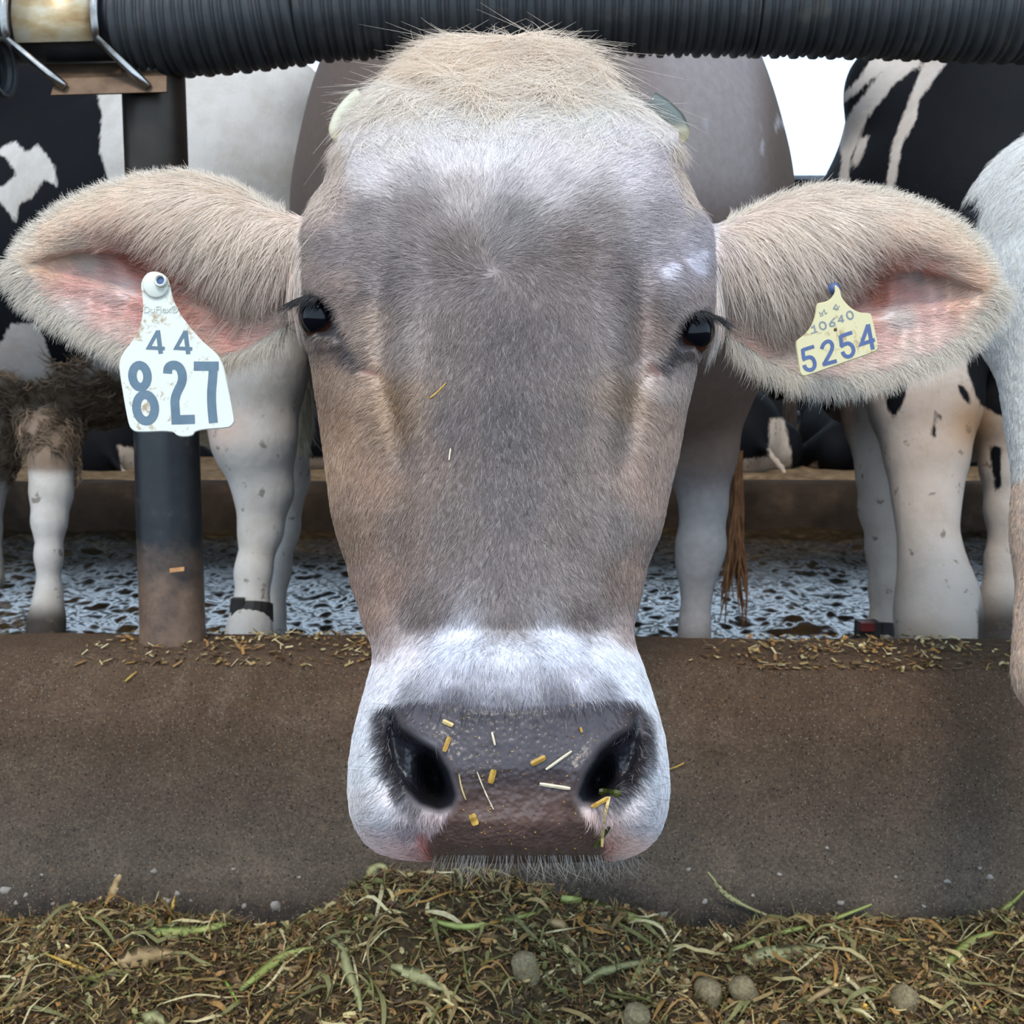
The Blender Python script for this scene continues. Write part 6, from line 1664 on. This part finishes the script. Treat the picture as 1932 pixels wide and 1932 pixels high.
# scattered medium blades, part of the feed mass
bl = []; blc = []
for i in range(750):
    x0 = RS.uniform(-.95, .95); y0 = RS.uniform(1.06, 1.40); a_ = RS.uniform(0, 6.28); L_ = RS.uniform(.03, .11); w_ = RS.uniform(.0008, .0034); n = 7
    t = np.linspace(0, 1, n); cur = RS.normal(0, 1.2); aa = a_ + cur * t
    x = x0 + np.cumsum(np.cos(aa)) * L_ / n; y = np.minimum(y0 + np.cumsum(np.sin(aa)) * L_ / n, 1.43)
    z = heap_z(x, y) + .004 + RS.uniform(.002, .012) * np.sin(t * math.pi)
    W = np.stack([x, y, z], -1); tg = np.gradient(W, axis=0); tg /= np.linalg.norm(tg, axis=1)[:, None]
    s_ = np.cross(tg, [0, 0, 1]); tw = RS.normal(0, .7) * (t - .5) * 2 + RS.normal(0, .4); s_ = s_ * np.cos(tw)[:, None] + np.cross(tg, s_) * np.sin(tw)[:, None]
    ww_ = w_ * np.sin(np.clip(t * .9 + .08, 0, 1) * math.pi) ** .5
    bl.append((np.concatenate([W - s_ * ww_[:, None], W + s_ * ww_[:, None]]), [(i_, i_ + 1, n + i_ + 1, n + i_) for i_ in range(n - 1)]))
    blc += [PAL[RS.choice([0, 1, 4, 5, 7, 7, 10, 8])] * math.exp(RS.normal(.1, .15))] * (2 * n)
V, Fc = join(bl); o = mesh_obj('loose_blades', V, Fc, chipm, feed); o['kind'] = 'stuff'; set_color(o, np.array(blc))

# pellets and kernels
pm = simple('feed_pellet', [(0.3, L4(96, 84, 62)), (0.5, L4(126, 112, 84)), (0.75, L4(156, 142, 108))], 260, .85, .6, .0016, brscale=420)
def pellet(px, py, ang, L_, r, label):
    c = feed_hit(px, py) + (CAM - feed_hit(px, py)) / 1.4 * .016
    ax_ = RT * math.cos(ang) + (UP * math.sin(ang)) * .9 - FW * .25; ax_ /= np.linalg.norm(ax_)
    t = np.linspace(-.5, .5, 12); path = c + t[:, None] * L_ * ax_
    rr_ = r * np.array([.1, .82, .98, 1, .97, 1, 1.02, .98, 1, .97, .84, .12]); V, Fc = tube(path, rr_, 20)
    V = V + (vnoise(V[:, 0] * 500, V[:, 1] * 500, V[:, 2] * 500, seed=111) - .5)[:, None] * .0018 * (V - c) / (np.linalg.norm(V - c, axis=1)[:, None])
    tag(mesh_obj('feed_pellet', V, Fc, pm), label, 'pellet', 'feed pellets')
pellet(1332, 1884, 1.45, .046, .0165, 'upright grey feed pellet, left of the close pair at lower right')
pellet(1406, 1880, 1.95, .050, .0155, 'leaning grey feed pellet, right of the close pair at lower right')
pellet(992, 1832, 1.75, .046, .0150, 'large mossy feed pellet half buried below the mound')
pellet(1706, 1886, 2.4, .024, .0160, 'stubby round feed pellet near the lower right corner')
pellet(1200, 1920, 1.2, .026, .0150, 'grey pellet at the bottom edge left of the pellet pair')
km = simple('corn_kernel', [(0.3, L4(190, 140, 40)), (0.7, L4(224, 182, 80))], 120, .4, .2, .0005)
def kernel(px, py, r, label):
    c = feed_hit(px, py) + (CAM - feed_hit(px, py)) / 1.4 * .010
    nu, nv = 14, 9; A_, B_ = np.meshgrid(np.linspace(0, math.pi, nv), np.linspace(0, 2 * math.pi, nu, endpoint=False), indexing='ij')
    k = 1 - .35 * np.cos(A_)
    V = np.stack([np.sin(A_) * np.cos(B_) * k, np.sin(A_) * np.sin(B_) * .6, np.cos(A_) * 1.15], -1).reshape(-1, 3) * r + c
    tag(mesh_obj('corn_kernel', V, [tuple(x) for x in grid_faces(nv, nu, wrap=True, flip=True)], km), label, 'kernel', 'corn kernels')
kernel(720, 1690, .0042, 'yellow corn kernel on the upper left of the mound')
kernel(1621, 1912, .0050, 'golden corn kernel, lower of the touching pair at lower right')
kernel(1632, 1901, .0045, 'golden corn kernel, upper of the touching pair at lower right')
kernel(1838, 1906, .0042, 'lone golden corn kernel near the lower right corner')

# crumbs of feed along the top of the curb
N = 2600; px = RS.uniform(-60, 2000, N); zt = .281
y = 1.52 + (RS.rand(N) ** 1.5) * .15; x = (px - 966) / F * y
dens = sstep(.30, .65, vnoise(x * 7, y * 3, seed=121)) * np.where((px > 300) & (px < 380), .3, 1)
ok = RS.rand(N) < dens; x, y = x[ok], y[ok]; n = len(x)
z = np.interp(y, pr[1:19, 0][::-1], pr[1:19, 1][::-1]) + .0035
X_, Y_ = curbxy(x, y); az = RS.uniform(0, 6.28, n); L_ = RS.uniform(.001, .008, n); w_ = RS.uniform(.0006, .0028, n)
d1 = np.stack([np.cos(az), np.sin(az), RS.normal(0, .3, n)], -1); d2 = np.stack([-np.sin(az), np.cos(az), RS.normal(0, .4, n)], -1)
c_ = np.stack([X_, Y_, z], -1)
V = np.stack([c_ - d1 * L_[:, None] - d2 * w_[:, None], c_ + d1 * L_[:, None] - d2 * w_[:, None] * .6, c_ + d1 * L_[:, None] + d2 * w_[:, None], c_ - d1 * L_[:, None] + d2 * w_[:, None] * .7], 1).reshape(-1, 3)
o = mesh_obj('chaff', V, (np.arange(n) * 4)[:, None] + np.arange(4), chipm, smooth=False)
set_color(o, np.repeat(np.clip(PAL[RS.choice([0, 1, 3, 4, 8, 10, 2], n)] * 1.25, 0, .8), 4, 0)); tag(o, 'scattered chaff along the top of the feed curb', 'chaff', kind='stuff')
def twig(px0, py0, px1, py1, r, label, mt='tan'):
    a_ = PYw(px0, py0, onheap_y(px0, py0) - .002); b_ = PYw(px1, py1, onheap_y(px1, py1) - .002)
    V, Fc = tube([a_, (a_ + b_) / 2 - FW * .002, b_], [r, r, r * .7], 6); tag(mesh_obj('straw_stalk', V, Fc, LM[mt]), label, 'straw')
twig(236, 1286, 258, 1267, .0016, 'short tan straw on the curb chamfer left of the post', 'gold')
twig(1440, 1254, 1492, 1251, .0009, 'thin tan straw on the curb right of the muzzle')
twig(1290, 1440, 1262, 1452, .0012, 'little golden straw beside the white muzzle edge', 'gold')
